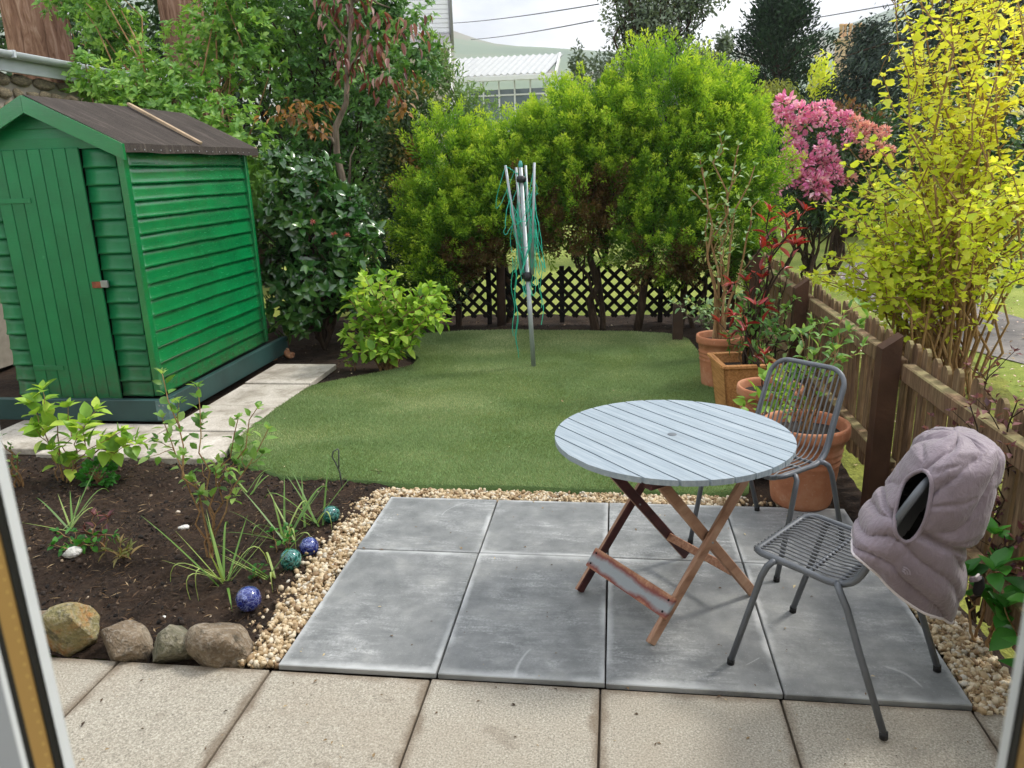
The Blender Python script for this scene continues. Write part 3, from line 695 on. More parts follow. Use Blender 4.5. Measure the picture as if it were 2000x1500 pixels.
mb = MB(); mb.prism([(WX+.06, 2.96), (WX-1.7, 3.2), (WX-1.7, 3.15), (WX+.06, 2.925)], 1, 4.0, 8.8); mb.build('roof', plain('slate', (84, 86, 92), .7, .2, 8, .3), ob)

# ================================================================== black lattice fence along the far end
M_LATT = plain('black_stained_lath', (26, 22, 20), .85, .3, 12, .3, spec=.25)
LY = 6.52
lf = thing('lattice_fence', 'low black diamond lattice fence under the conifer hedge', 'fence', (.85, LY, 0))
def lath(x0, x1, za, zb, off, up):
    MB().bar((x0, LY+off, za), (x1, LY+off, zb), .010, .042, (0, 0, 1), 0).build('lath', M_LATT, lf)
def top(x): # scalloped top edge
    s = ((x+1.0) % 1.35)/1.35; return .50+.17*math.sin(math.pi*s)
pitch = .15; xs0, xs1 = -1.05, 2.45
for sg in (1, -1):
    c = -2.0
    while c < 3.6:
        # line x = c + sg*z ; keep the run inside the panel
        run = [z for z in np.linspace(.045, .70, 60) if xs0 < c+sg*z < xs1 and z < top(c+sg*z)]
        if len(run) > 4 and run[-1]-run[0] > .08:
            z0, z1 = run[0], run[-1]; lath(c+sg*z0, c+sg*z1, z0, z1, .006*sg, 0)
        c += pitch
for x in (-.93, -.24, .62, 1.75, 2.42):
    MB().box((x, LY+.045, .30), (.055, .05, .66 if x != -.24 else .7), .004).build('post', M_LATT, lf)
M_POST = plain('dark_brown_post', (60, 42, 30), .85, .3, 10, .4)
pp = thing('fence_stake', 'thick dark stake standing before the lattice fence left of the airer', 'post', (-.08, 6.42, 0)); MB().tube([(-.08, 6.42, -.1), (-.075, 6.42, .40), (-.07, 6.42, .78)], [.055, .052, .05], 10).build('shaft', M_POST, pp); MB().lathe([(.052, .78), (.03, .80), (.001, .80)], (-.07, 6.42, 0), 10).build('cut_top', M_POST, pp)
pp = thing('short_stake', 'short brown stake at the far right corner of the lawn', 'post', (1.86, 5.42, 0)); MB().box((1.86, 5.42, .16), (.10, .09, .42), .006).build('shaft', M_POST, pp); MB().box((1.86, 5.42, .375), (.094, .084, .012), .004).build('cut_top', M_POST, pp)

# ================================================================== picket fence on the right
def m_fence():
    q = NT('weathered_fence_timber'); v = q.oc(); g = q.noise(q.sc(v, (14, 14, 1.6)), 4, 6, .65); n = q.noise(v, 5, 4)
    col = q.ramp(g, [(.3, lin(66, 48, 36)), (.5, lin(108, 82, 62)), (.7, lin(144, 118, 92))])
    up = q.sep(q.n('NewGeometry').outputs['Normal'], 2)
    alg = q.math('MULTIPLY', q.ramp(n, [(.38, .1), (.6, .8)]), q.ramp(up, [(.2, .18), (.7, .9)]))
    col = q.mix(alg, col, lin(140, 134, 92))
    return q.out(q.bsdf(col, .9, q.bump(g, .5, .006), **{'Specular IOR Level': .25}))
M_FENCE = m_fence(); M_FPOST = plain('dark_stained_post', (74, 52, 38), .85, .25, 7, .5, spec=.25)
pf = thing('picket_fence', 'weathered brown picket fence with round topped pales beside the patio', 'fence', (2.62, 2.8, 0))
pk = MB(); prof = [(-.037, 0), (.037, 0), (.037, .80)]+[(.037*math.cos(a), .80+.042*math.sin(a)) for a in np.linspace(0.3, math.pi-.3, 7)]+[(-.037, .80)]
pk.prism([(y, z) for (y, z) in prof], 0, -.009, .009); pk_o = pk.build('picket', M_FENCE, pf, local=True); pk_me = pk_o.data; y = -1.2; first = True
while y < 6.5:
    if not any(abs(y-p) < .04 for p in ()):
        o = pk_o if first else bpy.data.objects.new('picket', pk_me)
        if not first: link(o, pf)
        first = False; o.location = (.035+random.uniform(-.003, .003), y-2.8, .03+random.uniform(-.014, .014)); o.rotation_euler = (random.gauss(0, .012), random.gauss(0, .008), 0); o.scale = (1, random.uniform(.93, 1.05), random.uniform(.985, 1.02))
    y += .1205+random.uniform(-.004, .004)
PY = [-.42, 1.46, 3.30, 5.10, 6.58]
for k in range(4):
    a, b = PY[k]+.045, PY[k+1]-.045
    for z in (.755, .225):
        MB().box((2.612, (a+b)/2, z), (.058, b-a, .085), .006).build('rail', M_FENCE, pf)
MB().box((2.612, -.85, .755), (.058, .77, .085), .006).build('rail', M_FENCE, pf)
for i, y in enumerate(PY):
    h = .90 if i < 4 else .74; mb = MB(); x0, x1 = 2.488, 2.578; 
    vs = [(x0, y-.042, -.1), (x1, y-.042, -.1), (x1, y+.042, -.1), (x0, y+.042, -.1), (x0, y-.042, h-.035), (x1, y-.042, h+.03), (x1, y+.042, h+.03), (x0, y+.042, h-.035)]
    mb.add(vs, [(0, 3, 2, 1), (4, 5, 6, 7), (0, 1, 5, 4), (1, 2, 6, 5), (2, 3, 7, 6), (3, 0, 4, 7)]).build('post', M_FPOST, pf)

# ================================================================== neighbouring ground: tarmac path, litter under the shrubs
def m_tar():
    q = NT('old_tarmac_path'); v = q.pos(); f = q.noise(v, 40, 4); b = q.noise(v, 2.5, 4)
    col = q.ramp(b, [(.35, lin(104, 100, 98)), (.65, lin(140, 134, 128))]); col = q.mix(q.ramp(f, [(.62, 0.), (.7, .6)]), col, lin(196, 180, 160))
    return q.out(q.bsdf(col, .95, q.bump(f, .4, .01)))
pts = [(6.2, 3.2), (5.2, 5.5), (4.9, 8), (5.4, 11), (6.6, 14), (8.4, 17)]; V = []; F = []
for i, (x, y) in enumerate(pts):
    for s in range(5): V.append((x-.75+1.5*s/4+.3, y-(s-2)*.12, -.150+.006*(1-abs(s-2))))
F = [(i*5+s, i*5+s+1, i*5+s+6, i*5+s+5) for i in range(5) for s in range(4)]
struct(obj('neighbour_path', np_mesh('neighbour_path', V, F, m_tar())))
V, F = grid(2.60, 4.6, -1.6, 6.6, .06, lambda X, Y: -.105+.05*(fbm(np.stack([X, Y, 0*X], -1), 3, 3, 6)-.5)-.06*np.clip((X-3.4)/1.2, 0, 1))
struct(obj('neighbour_border', np_mesh('neighbour_border', V, F, m_grass('leaf_littered_grass', [(.34, (78, 66, 42)), (.46, (98, 102, 48)), (.6, (138, 142, 66)), (.72, (168, 150, 104))], 2.2), smooth=True)))
n = 2600; X = rng.uniform(2.7, 6.5, n); Y = rng.uniform(.5, 12, n); a = rng.uniform(0, 6.28, n)
V, F, T = inst(np.c_[X, Y, np.full(n, -.085)-.045*np.clip((X-3.4)/1.2, 0, 1)], frames(np.stack([np.cos(a), np.sin(a), rng.normal(0, .2, n)], -1), np.stack([rng.normal(0, .3, n), rng.normal(0, .3, n), np.ones(n)], -1)), rng.uniform(.02, .05, n), leaf_tpl(.6, .1, .1, 'lo'), rng.random(n))
stuff(tag(obj('fallen_petals', np_mesh('fallen_petals', V, F, m_tint('fallen_petal', [(0, (120, 92, 58)), (.5, (176, 150, 110)), (.8, (222, 190, 180)), (1, (236, 226, 216))], .9), T)), 'fallen petals and dry leaves on the ground beyond the picket fence', 'litter'))

# ================================================================== far buildings
M_WHITEW = plain('white_weatherboard', (236, 236, 236), .8, .04, 3, .1); M_CREAM = plain('cream_render', (196, 186, 168), .9, .08, 3, .2); M_SLATE = plain('grey_slate', (120, 118, 120), .8, .15, 8, .3)
def m_glass_dark():
    q = NT('window_glass'); return q.out(q.bsdf(lin(96, 110, 118), .08, None, **{'Specular IOR Level': .6}))
M_WGLASS = m_glass_dark(); M_FRAMEW = plain('white_window_paint', (214, 216, 214), .5, .03, 4, .05)
hs = thing('white_house', 'tall white house with horizontal boarding above the shrubs', 'house', (-2.79, 18.0, 0))
MB().box((-5.79, 20.5, 4.0), (6.0, 5.0, 8.4)).build('wall', M_WHITEW, hs)
bmes = None
for k in range(34):
    o = MB().box((-5.79, 17.985, 4.62+k*.105), (6.02, .03, .095), .004).build('weatherboard', M_WHITEW, hs)
MB().tube([(-2.83, 17.93, 4.6), (-2.83, 17.93, 8.2)], .05, 8).build('downpipe', plain('grey_pipe', (150, 150, 154), .5, .05), hs)
mb = MB(); mb.prism([(-8, 8.15), (-2.6, 8.15), (-5.4, 10.2)], 1, 17.8, 23.2); mb.build('roof', M_SLATE, hs)
MB().box((-3.98, 17.2, 2.2), (2.0, 1.4, 4.6)).build('extension_wall', M_CREAM, hs)
mb = MB(); mb.prism([(16.3, 4.5), (18.0, 4.98), (18.0, 4.86), (16.3, 4.40)], 0, -5.1, -2.88); mb.build('lean_to_roof', M_SLATE, hs)
MB().box((-4.0, 16.31, 4.44), (2.3, .08, .09)).build('eaves_gutter', M_FRAMEW, hs)
MB().tube([(-2.92, 16.42, 4.4), (-2.95, 16.42, 0)], .04, 8).build('downpipe', M_FRAMEW, hs)
hs.rotation_euler.z = R(12)
gh = thing('pavilion', 'low glazed garden building with white corrugated roof', 'building', (-2.3, 25, 0))
MB().box((-3.05, 26.0, 2.0), (4.6, 3.2, 4.4)).build('wall', M_WGLASS, gh)
n = 66; vs = []
for i in range(n+1):
    x = -5.6+4.75*i/n; c = .035*math.cos(i*math.pi/1.5)
    vs += [(x-.1, 24.0, 4.62+c), (x+.32, 26.0, 5.42+c), (x-.1, 24.0, 4.585+c), (x+.32, 26.0, 5.38+c)]
fs = []
for i in range(n): a = i*4; fs += [(a, a+4, a+5, a+1), (a+2, a+3, a+7, a+6), (a, a+2, a+6, a+4)]
MB().add(vs, fs).build('corrugated_roof', plain('white_roof_sheet', (176, 178, 178), .7, .05, 5, .1), gh)
MB().box((-3.05, 23.98, 4.50), (4.8, .12, .15), .01).build('fascia', M_FRAMEW, gh)
mb = MB(); mb.prism([(24.3, 4.55), (27.7, 4.55), (26.0, 5.32)], 0, -.80, -.74); mb.build('gable', plain('grey_gable_board', (150, 154, 158), .7, .08), gh)
mb = MB(); mb.bar((-.70, 24.0, 4.58), (-.68, 26.0, 5.38), .06, .16, (0, -.4, 1)); mb.build('verge_board', M_FRAMEW, gh)
for k in range(9): MB().box((-5.2+k*.52, 24.36, 3.4), (.05, .06, 2.1)).build('mullion', M_FRAMEW, gh)
for z in (4.02, 2.9): MB().box((-3.05, 24.365, z), (4.4, .05, .05)).build('transom', M_FRAMEW, gh)
for k in range(8): MB().box((-4.94+k*.52, 24.385, 3.45), (.46, .02, 1.06)).build('window_pane', M_WGLASS, gh)
ch = thing('stone_chimney', 'tan stone chimney stack with a row of clay pots', 'chimney', (14, 45, 0)); M_TAN = plain('tan_stone', (188, 162, 132), .9, .15, 5, .3)
MB().box((14.0, 45.4, 3.9), (1.45, .9, 8.0), .02).build('stack', M_TAN, ch); MB().box((14.0, 45.4, 7.88), (1.65, 1.1, .16), .02).build('cap', M_TAN, ch)
M_POTC = plain('clay_pot', (196, 160, 122), .9, .15, 5, .2)
for k in range(6): MB().lathe([(.13, 7.95), (.10, 8.1), (.09, 8.5), (.12, 8.52), (.12, 8.62), (.08, 8.62), (.075, 8.3)], (13.42+k*.232, 45.4+random.uniform(-.1, .1), random.uniform(-.05, .1)), 12).build('chimney_pot', M_POTC, ch)
# overhead wires
M_WIRE = plain('cable', (70, 72, 78), .7, .1)
def wire(label, a, b, sag):
    t = thing('overhead_cable', label, 'cable', a, group='overhead cables'); a = np.array(a); b = np.array(b); s = np.linspace(0, 1, 24)[:, None]
    p = a+(b-a)*s; p[:, 2] -= sag*4*(s*(1-s))[:, 0]; MB().tube(p, .012, 5).build('wire', M_WIRE, t)
wire('upper overhead cable crossing the sky beside the white house', (-5.15, 30, 7.24), (.89, 14, 4.71), .05)
wire('lower overhead cable sloping across the sky beside the white house', (-4.46, 30, 6.61), (.79, 14, 4.42), .05)
wire('overhead cable running between the two dark conifers', (5.2, 27, 6.0), (7.1, 15.9, 4.75), .02)

# ================================================================== hills
V, F = grid(-2200, 2600, 500, 2600, 40, lambda X, Y: 0*X)
X, Y = V[:, 0], V[:, 1]; crest = np.interp(X, [-2200, -900, -420, -296, -244, -188, -104, 0, 180, 357, 500, 900, 2600], [330, 400, 300, 243, 224, 209, 200, 186, 176, 207, 250, 300, 250])
u_ = np.clip((Y-520)/980, 0, 1); prof_ = u_*u_*(3-2*u_); V[:, 2] = crest*prof_*(Y/1500)**.0+14*(fbm(V, 1/180., 4, 3)-.5)*prof_-1
V[:, 2] -= np.clip((Y-1500)/900, 0, 1)*60
def m_hill():
    q = NT('hill_pasture'); v = q.pos(); a = q.noise(v, .006, 5, .6, .5)
    col = q.ramp(a, [(.35, lin(62, 96, 58)), (.52, lin(92, 118, 74)), (.62, lin(120, 108, 84)), (.75, lin(104, 124, 80))])
    return q.out(q.bsdf(col, 1.0, **{'Specular IOR Level': 0.}))
struct(obj('hills', np_mesh('hills', V, F, m_hill(), smooth=True)))
# ================================================================== round slatted folding table
def m_tpaint():
    q = NT('worn_pale_blue_paint'); v = q.oc(); g = q.noise(q.sc(v, (1.2, 22, 8)), 4, 6, .6); n = q.noise(v, 5, 5)
    col = q.ramp(g, [(.3, lin(126, 139, 149)), (.55, lin(145, 157, 166)), (.75, lin(166, 175, 181))])
    col = q.mix(q.ramp(n, [(.56, 0.), (.72, .3)]), col, lin(130, 138, 144))
    col = q.mix(q.ramp(q.noise(v, 34, 3), [(.73, 0.), (.77, .4)]), col, lin(128, 110, 96))
    return q.out(q.bsdf(col, .55, q.bump(g, .22, .004)))
def m_rawwood(name, a, b, c, paint=None):
    q = NT(name); v = q.oc(); g = q.noise(q.sc(v, (18, 1.6, 18)), 4, 6, .6, .4)
    col = q.ramp(g, [(.3, lin(*a)), (.5, lin(*b)), (.7, lin(*c))])
    if paint:
        n = q.noise(v, 4, 5, .6, .2); g2 = q.n('TexCoord').outputs['Generated']
        d = q.math('ABSOLUTE', q.math('SUBTRACT', q.sep(g2, 2), .5)); m_ = q.math('ADD', q.math('MULTIPLY', d, .9), n)
        col = q.mix(q.ramp(m_, [(.76, 1.), (.92, 0.)]), col, lin(122, 62, 54)); col = q.mix(q.ramp(m_, [(.58, .9), (.76, 0.)]), col, lin(146, 156, 160))
    return q.out(q.bsdf(col, .75, q.bump(g, .3, .004)))
M_TP = m_tpaint(); M_RAW = m_rawwood('sanded_table_wood', (138, 92, 68), (172, 124, 96), (196, 152, 122)); M_WORN = m_rawwood('half_stripped_board', (146, 98, 72), (176, 128, 98), (196, 150, 118), True)
M_MAROON = m_rawwood('old_maroon_stain', (46, 20, 22), (64, 28, 28), (88, 44, 40))
def m_leg():
    q = NT('table_leg_wood'); v = q.oc(); g = q.noise(q.sc(v, (18, 1.6, 3)), 4, 6, .6, .4); o = q.n('TexCoord').outputs['Object']
    col = q.ramp(g, [(.3, lin(128, 92, 70)), (.5, lin(160, 122, 98)), (.7, lin(182, 148, 124))])
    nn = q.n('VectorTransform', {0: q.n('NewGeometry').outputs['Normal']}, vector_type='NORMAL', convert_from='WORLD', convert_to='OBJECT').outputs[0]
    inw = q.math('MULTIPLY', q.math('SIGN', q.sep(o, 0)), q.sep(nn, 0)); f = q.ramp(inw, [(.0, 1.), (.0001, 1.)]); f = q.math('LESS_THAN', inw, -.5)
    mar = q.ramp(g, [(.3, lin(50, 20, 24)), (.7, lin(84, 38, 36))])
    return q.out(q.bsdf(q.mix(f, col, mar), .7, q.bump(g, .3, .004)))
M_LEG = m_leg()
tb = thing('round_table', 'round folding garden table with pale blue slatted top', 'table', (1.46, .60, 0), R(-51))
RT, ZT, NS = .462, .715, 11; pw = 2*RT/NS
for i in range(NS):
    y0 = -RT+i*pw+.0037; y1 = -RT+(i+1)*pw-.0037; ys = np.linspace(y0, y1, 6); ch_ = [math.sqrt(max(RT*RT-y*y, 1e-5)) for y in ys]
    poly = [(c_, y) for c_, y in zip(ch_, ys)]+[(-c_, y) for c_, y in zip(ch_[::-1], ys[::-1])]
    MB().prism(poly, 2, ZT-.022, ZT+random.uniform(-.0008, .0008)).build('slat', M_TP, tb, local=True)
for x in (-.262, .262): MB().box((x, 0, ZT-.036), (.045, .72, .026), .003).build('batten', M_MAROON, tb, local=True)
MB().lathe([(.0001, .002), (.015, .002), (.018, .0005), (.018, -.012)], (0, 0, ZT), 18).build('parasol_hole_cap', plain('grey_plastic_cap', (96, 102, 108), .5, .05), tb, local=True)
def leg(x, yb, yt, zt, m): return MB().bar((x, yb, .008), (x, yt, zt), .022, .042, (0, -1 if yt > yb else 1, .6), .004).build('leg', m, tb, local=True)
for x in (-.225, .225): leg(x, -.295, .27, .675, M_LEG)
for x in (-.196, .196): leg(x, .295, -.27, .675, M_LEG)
st = MB().bar((-.245, -.212, .135), (.245, -.212, .135), .088, .017, (0, -.78, .62), .003).build('foot_board', M_WORN, tb, local=True)
for x in (-.222, .222):
    for k in (-.024, .024):
        c = Vector((x, -.212, .135))+Vector((0, -.78, .62)).normalized()*.0095+Vector((0, .62, .78)).normalized()*k
        MB().tube([c-Vector((0, -.78, .62))*.003, c+Vector((0, -.78, .62))*.0012], .0045, 8).build('screw_hole', M_DARK, st, local=True)
MB().bar((-.185, .176, .14), (.185, .176, .14), .022, .035, (0, .6, .8), .003).build('stretcher', M_RAW, tb, local=True)
MB().bar((-.21, .255, .655), (.21, .255, .655), .03, .022, (0, 0, 1), .003).build('pivot_rail', M_MAROON, tb, local=True)
MB().bar((-.185, -.255, .655), (.185, -.255, .655), .03, .022, (0, 0, 1), .003).build('pivot_rail', M_RAW, tb, local=True)
for x in (-.2105, .2105): MB().tube([(x-.03, -.0, .345), (x+.03, -.0, .345)], .004, 8).build('pivot_bolt', M_STEEL, tb, local=True)

# ================================================================== metal rod chairs
M_CHAIR = plain('grey_powder_coated_tube', (92, 96, 102), .42, .08, 12, .08); M_ROD = plain('grey_seat_rod', (106, 108, 112), .45, .06, 12, .05); M_CAP = plain('black_rubber_foot', (24, 24, 25), .7, .1)
def arc2(c, r, a0, a1, n): return [(c[0]+r*math.cos(a), c[1]+r*math.sin(a)) for a in np.linspace(a0, a1, n)]
# side profile of the seat: s (distance along) -> (y, z)
PROF = np.array([(-.225, .442), (-.215, .452), (-.18, .455), (-.05, .448), (.04, .440), (.088, .446), (.125, .470), (.148, .51), (.180, .60), (.220, .70), (.258, .79), (.271, .826)])
def chair(label, loc, rz):
    t = thing('metal_chair', label, 'chair', loc, rz, 'grey metal rod chairs')
    d = np.concatenate([[0], np.cumsum(np.linalg.norm(np.diff(PROF, axis=0), axis=1))]); Ltot = d[-1]
    def pt(s, x): return (x, float(np.interp(s, d, PROF[:, 0])), float(np.interp(s, d, PROF[:, 1])))
    def half(s):  # half width of the seat outline at s
        a = .198-.010*(s/Ltot)
        rf_, rb_ = .06, .085
        if s < rf_: return a-rf_+math.sqrt(max(0, rf_**2-(rf_-s)**2))
        if s > Ltot-rb_: return a-rb_+math.sqrt(max(0, rb_**2-(s-(Ltot-rb_))**2))
        return a
    ss = np.concatenate([[0], .06*(1-np.cos(np.linspace(.2, math.pi/2, 7))), np.linspace(.08, Ltot-.10, 30), Ltot-.085+.085*np.sin(np.linspace(0.05, math.pi/2-.12, 7)), [Ltot]])
    right = [pt(s, half(s)) for s in ss]; left = [pt(s, -half(s)) for s in ss[::-1]]
    loop = right+left+[right[0], right[1]]
    MB().tube(loop, .0115, 10, caps=False).build('frame', M_CHAIR, t, local=True)
    for k in range(16):
        x = -.178+.356*k/15; s0 = next(s for s in np.linspace(0, .06, 200) if half(s) >= abs(x)-1e-4); s1 = next(s for s in np.linspace(Ltot, Ltot-.09, 200) if half(s) >= abs(x)-1e-4)
        dip = lambda s: -.006*math.sin(math.pi*min(1, max(0, (s-s0)/(.36))))
        pts = [(p[0], p[1], p[2]+dip(s)+.004) for s in np.concatenate([np.linspace(s0, .3, 7), np.linspace(.32, .5, 9), np.linspace(.53, s1, 8)]) for p in [pt(s, x)]]
        b0 = pt(s0, x); pts = [(x, b0[1]-.010, b0[2]-.008), (x, b0[1]-.012, b0[2]+.006)]+pts
        MB().tube(pts, .0038, 6).build('rod', M_ROD, t, local=True)
    for y in (-.03, .07): MB().tube([(-.19, y, .436), (.19, y, .436)], .008, 8).build('crossbar', M_CHAIR, t, local=True)
    for sx in (-1, 1):
        for (ya, yf) in ((-.135, -.262), (.075, .275)):
            p = [(sx*.196, ya, .446), (sx*.212, ya+(yf-ya)*.04, .446), (sx*.226, ya+(yf-ya)*.12, .432), (sx*.230, ya+(yf-ya)*.25, .39), (sx*.232, ya+(yf-ya)*.5, .26), (sx*.232, yf, .012)]
            lg = MB().tube(p, .0115, 10).build('leg', M_CHAIR, t, local=True)
            MB().tube([(sx*.232, yf-(yf-ya)*.012, .022), (sx*.232, yf, .0)], .0135, 10).build('foot_cap', M_CAP, lg, local=True)
    return t
ch1 = chair('grey metal chair with a padded hood draped over its back', (2.005, .17, 0), R(-129))
ch2 = dup(ch1, (1.945, 1.10, 0), R(-44), 'empty grey metal chair tucked behind the round table')

# ================================================================== quilted hood over the chair back
def m_fabric():
    q = NT('mauve_quilted_nylon'); v = q.oc(False); w1 = q.noise(v, 26, 5, .6, 1.6); w2 = q.noise(q.sc(v, (1, 1, .35)), 80, 3)
    col = q.ramp(q.noise(v, 6, 3), [(.3, lin(116, 104, 112)), (.7, lin(134, 121, 130))])
    return q.out(q.bsdf(col, .5, q.bump(q.math('ADD', w1, q.math('MULTIPLY', w2, .4)), .38, .014), **{'Specular IOR Level': .35, 'Sheen Weight': .25}))
M_FAB = m_fabric(); M_LIN = plain('black_lining', (20, 19, 22), .8, .1); M_TRIM = plain('pale_hem_binding', (206, 198, 200), .7, .05); M_LOGO = plain('pale_grey_print', (150, 140, 150), .6, .03)
HB = Vector((2.215, .03, 0)); HU = Vector((math.cos(YAW), math.sin(YAW), 0)); HW = Vector((-math.sin(YAW), math.cos(YAW), 0))
hood = thing('padded_hood', 'mauve quilted padded hood draped over the back of the near chair', 'hood', HB)
ringsLR = [(-.240, .597, .098, .335), (-.234, .625, .112, .375), (-.222, .645, .124, .43), (-.200, .680, .122, .49), (-.178, .711, .104, .548), (-.160, .735, .116, .580), (-.142, .760, .152, .632), (-.126, .782, .161, .70), (-.108, .812, .163, .765), (-.092, .842, .170, .830), (-.066, .880, .162, .878), (-.030, .912, .136, .908), (.01, .932, .085, .928)]
rl = np.array(ringsLR); nr = 100; vv = np.linspace(0, 1, nr); ctl = np.linspace(0, 1, len(rl)); rr = np.stack([np.interp(vv, ctl, rl[:, k]) for k in range(4)], -1)
for _ in range(1): rr[1:-1] = (rr[:-2]+2*rr[1:-1]+rr[2:])/4
bd = np.interp(vv, [0, .15, .35, .6, .8, .92, 1], [.130, .150, .155, .160, .150, .11, .05]); NA = 200; ph = np.linspace(0, 2*math.pi, NA, endpoint=False)
VV = np.zeros((nr, NA, 3)); UZ = np.zeros((nr, NA, 2))
for i in range(nr):
    Lk = np.array(rr[i, :2]); Rk = np.array(rr[i, 2:]); cen = (Lk+Rk)/2; hd = (Rk-Lk)/2
    v_ = vv[i]; k_ = 1/(1+math.exp(-(v_-.43)*60))      # below the neck seam: collar; above: hood
    wob_ = .25*(fbm(np.stack([np.cos(ph)*2, np.sin(ph)*2, 0*ph+v_*4], -1), 1.2, 2, 6)-.5)
    f_h = np.abs(np.sin(math.pi*(7*ph/(2*math.pi)-2.6*v_+wob_))); f_c = np.abs(np.sin(math.pi*(6.2*v_+1.3*np.abs(((ph*2/math.pi+.2) % 2)-1)+wob_)))
    cross = np.abs(np.sin(math.pi*(4.6*v_+.3*np.sin(ph*2)))); f_h = np.minimum(f_h, .35+.65*np.minimum(1, cross*3.0))
    fr = f_h*k_+f_c*(1-k_); neck = math.exp(-((v_-.43)/.022)**2)
    wr = fbm(np.stack([np.cos(ph)*13, np.sin(ph)*13, 0*ph+v_*10], -1), 1.5, 3, 3)-.5
    puff = .0155*fr**.5*(1-.8*neck)-.008*neck+.016*(fbm(np.stack([np.cos(ph)*1.7, np.sin(ph)*1.7, 0*ph+v_*3.5], -1), 1.3, 2, 5)-.5)+.011*wr*(1.15-fr)
    c_, s_ = np.cos(ph), np.sin(ph); sq = .72
    cx = np.sign(c_)*np.abs(c_)**sq; sx_ = np.sign(s_)*np.abs(s_)**sq
    k = 1+(puff-.008)/np.linalg.norm(hd)
    u_ = cen[0]+hd[0]*cx*k; z_ = cen[1]+hd[1]*cx*k+(0.006*np.sin(ph*5)*(1-vv[i])); wd_ = bd[i]*sx_*(1+(puff-.008)/bd[i])
    if vv[i] > .8: z_ = z_+puff*.6
    wd_ = wd_-.012; u_ = u_+.42*wd_*np.interp(vv[i], [0, .75, 1], [1, .8, .2]); VV[i, :, 0] = u_; VV[i, :, 1] = wd_; VV[i, :, 2] = z_
def hp(u, w_, z): return HB+HU*u+HW*w_+Vector((0, 0, z))
pts = [tuple(HU*p[0]+HW*p[1]+Vector((0, 0, p[2]))) for p in VV.reshape(-1, 3)]
ob_, ot_ = np.array([1762., 1058.]), np.array([1803., 918.]); oc_ = (ob_+ot_)/2; oa = (ot_-ob_); ol = np.linalg.norm(oa)/2; oa = oa/np.linalg.norm(oa); on = np.array([-oa[1], oa[0]]); OW = 35.
WV = np.array(HB)+VV[..., :1]*np.array(HU)+VV[..., 1:2]*np.array(HW)+VV[..., 2:]*np.array([0, 0, 1.]); PX, PY_, _ = project(WV)
fs = []
for i in range(nr-1):
    for k in range(NA):
        q_ = [VV[i, k], VV[i, (k+1) % NA], VV[i+1, (k+1) % NA], VV[i+1, k]]; m_ = np.mean(q_, 0); d_ = np.array([(PX[i, k]+PX[i+1, (k+1) % NA])/2, (PY_[i, k]+PY_[i+1, (k+1) % NA])/2])-oc_
        if m_[1] < 0.02 and (d_@oa/ol)**2+(d_@on/OW)**2 < 1: continue
        fs.append((i*NA+k, i*NA+(k+1) % NA, (i+1)*NA+(k+1) % NA, (i+1)*NA+k))
pts.append(tuple(HU*.047+Vector((0, 0, .938)))); cpi = len(pts)-1
fs += [((nr-1)*NA+k, (nr-1)*NA+(k+1) % NA, cpi) for k in range(NA)]
mb = MB(); mb.add(pts, fs, True); sh = mb.build('quilted_shell', M_FAB, hood, local=True); sh.data.materials.append(M_LIN)
sm = sh.modifiers.new('thick', 'SOLIDIFY'); sm.thickness = .008; sm.offset = -1; sm.material_offset = 1
# binding round the face opening, hem binding
def surf_w(u, z):
    d = (VV[..., 0]-u)**2+(VV[..., 2]-z)**2+np.where(VV[..., 1] > 0.0, 9, 0); i = np.unravel_index(d.argmin(), d.shape); return VV[i][1]
rim = []
for a in np.linspace(0, 2*math.pi, 49):
    p = oc_+oa*ol*math.cos(a)*(1+.05*math.sin(3*a))+on*OW*math.sin(a)*(1+.10*math.cos(2*a+.5)); d2 = (PX-p[0])**2+(PY_-p[1])**2+np.where(VV[..., 1] > 0.02, 1e6, 0); rim.append(VV[np.unravel_index(d2.argmin(), d2.shape)])
rim = np.array(rim)
for _ in range(3): rim = (np.roll(rim[:-1], 1, 0)+2*rim[:-1]+np.roll(rim[:-1], -1, 0))/4; rim = np.vstack([rim, rim[:1]])
MB().tube([HU*p[0]+HW*p[1]+Vector((0, 0, p[2])) for p in rim], .0062, 8, caps=False).build('face_binding', M_FAB, hood, local=True)
MB().tube([HU*p[0]+HW*p[1]+Vector((0, 0, p[2]-.002)) for p in np.vstack([VV[0], VV[0][:2]])], .0045, 6, caps=False).build('hem_binding', M_TRIM, hood, local=True)
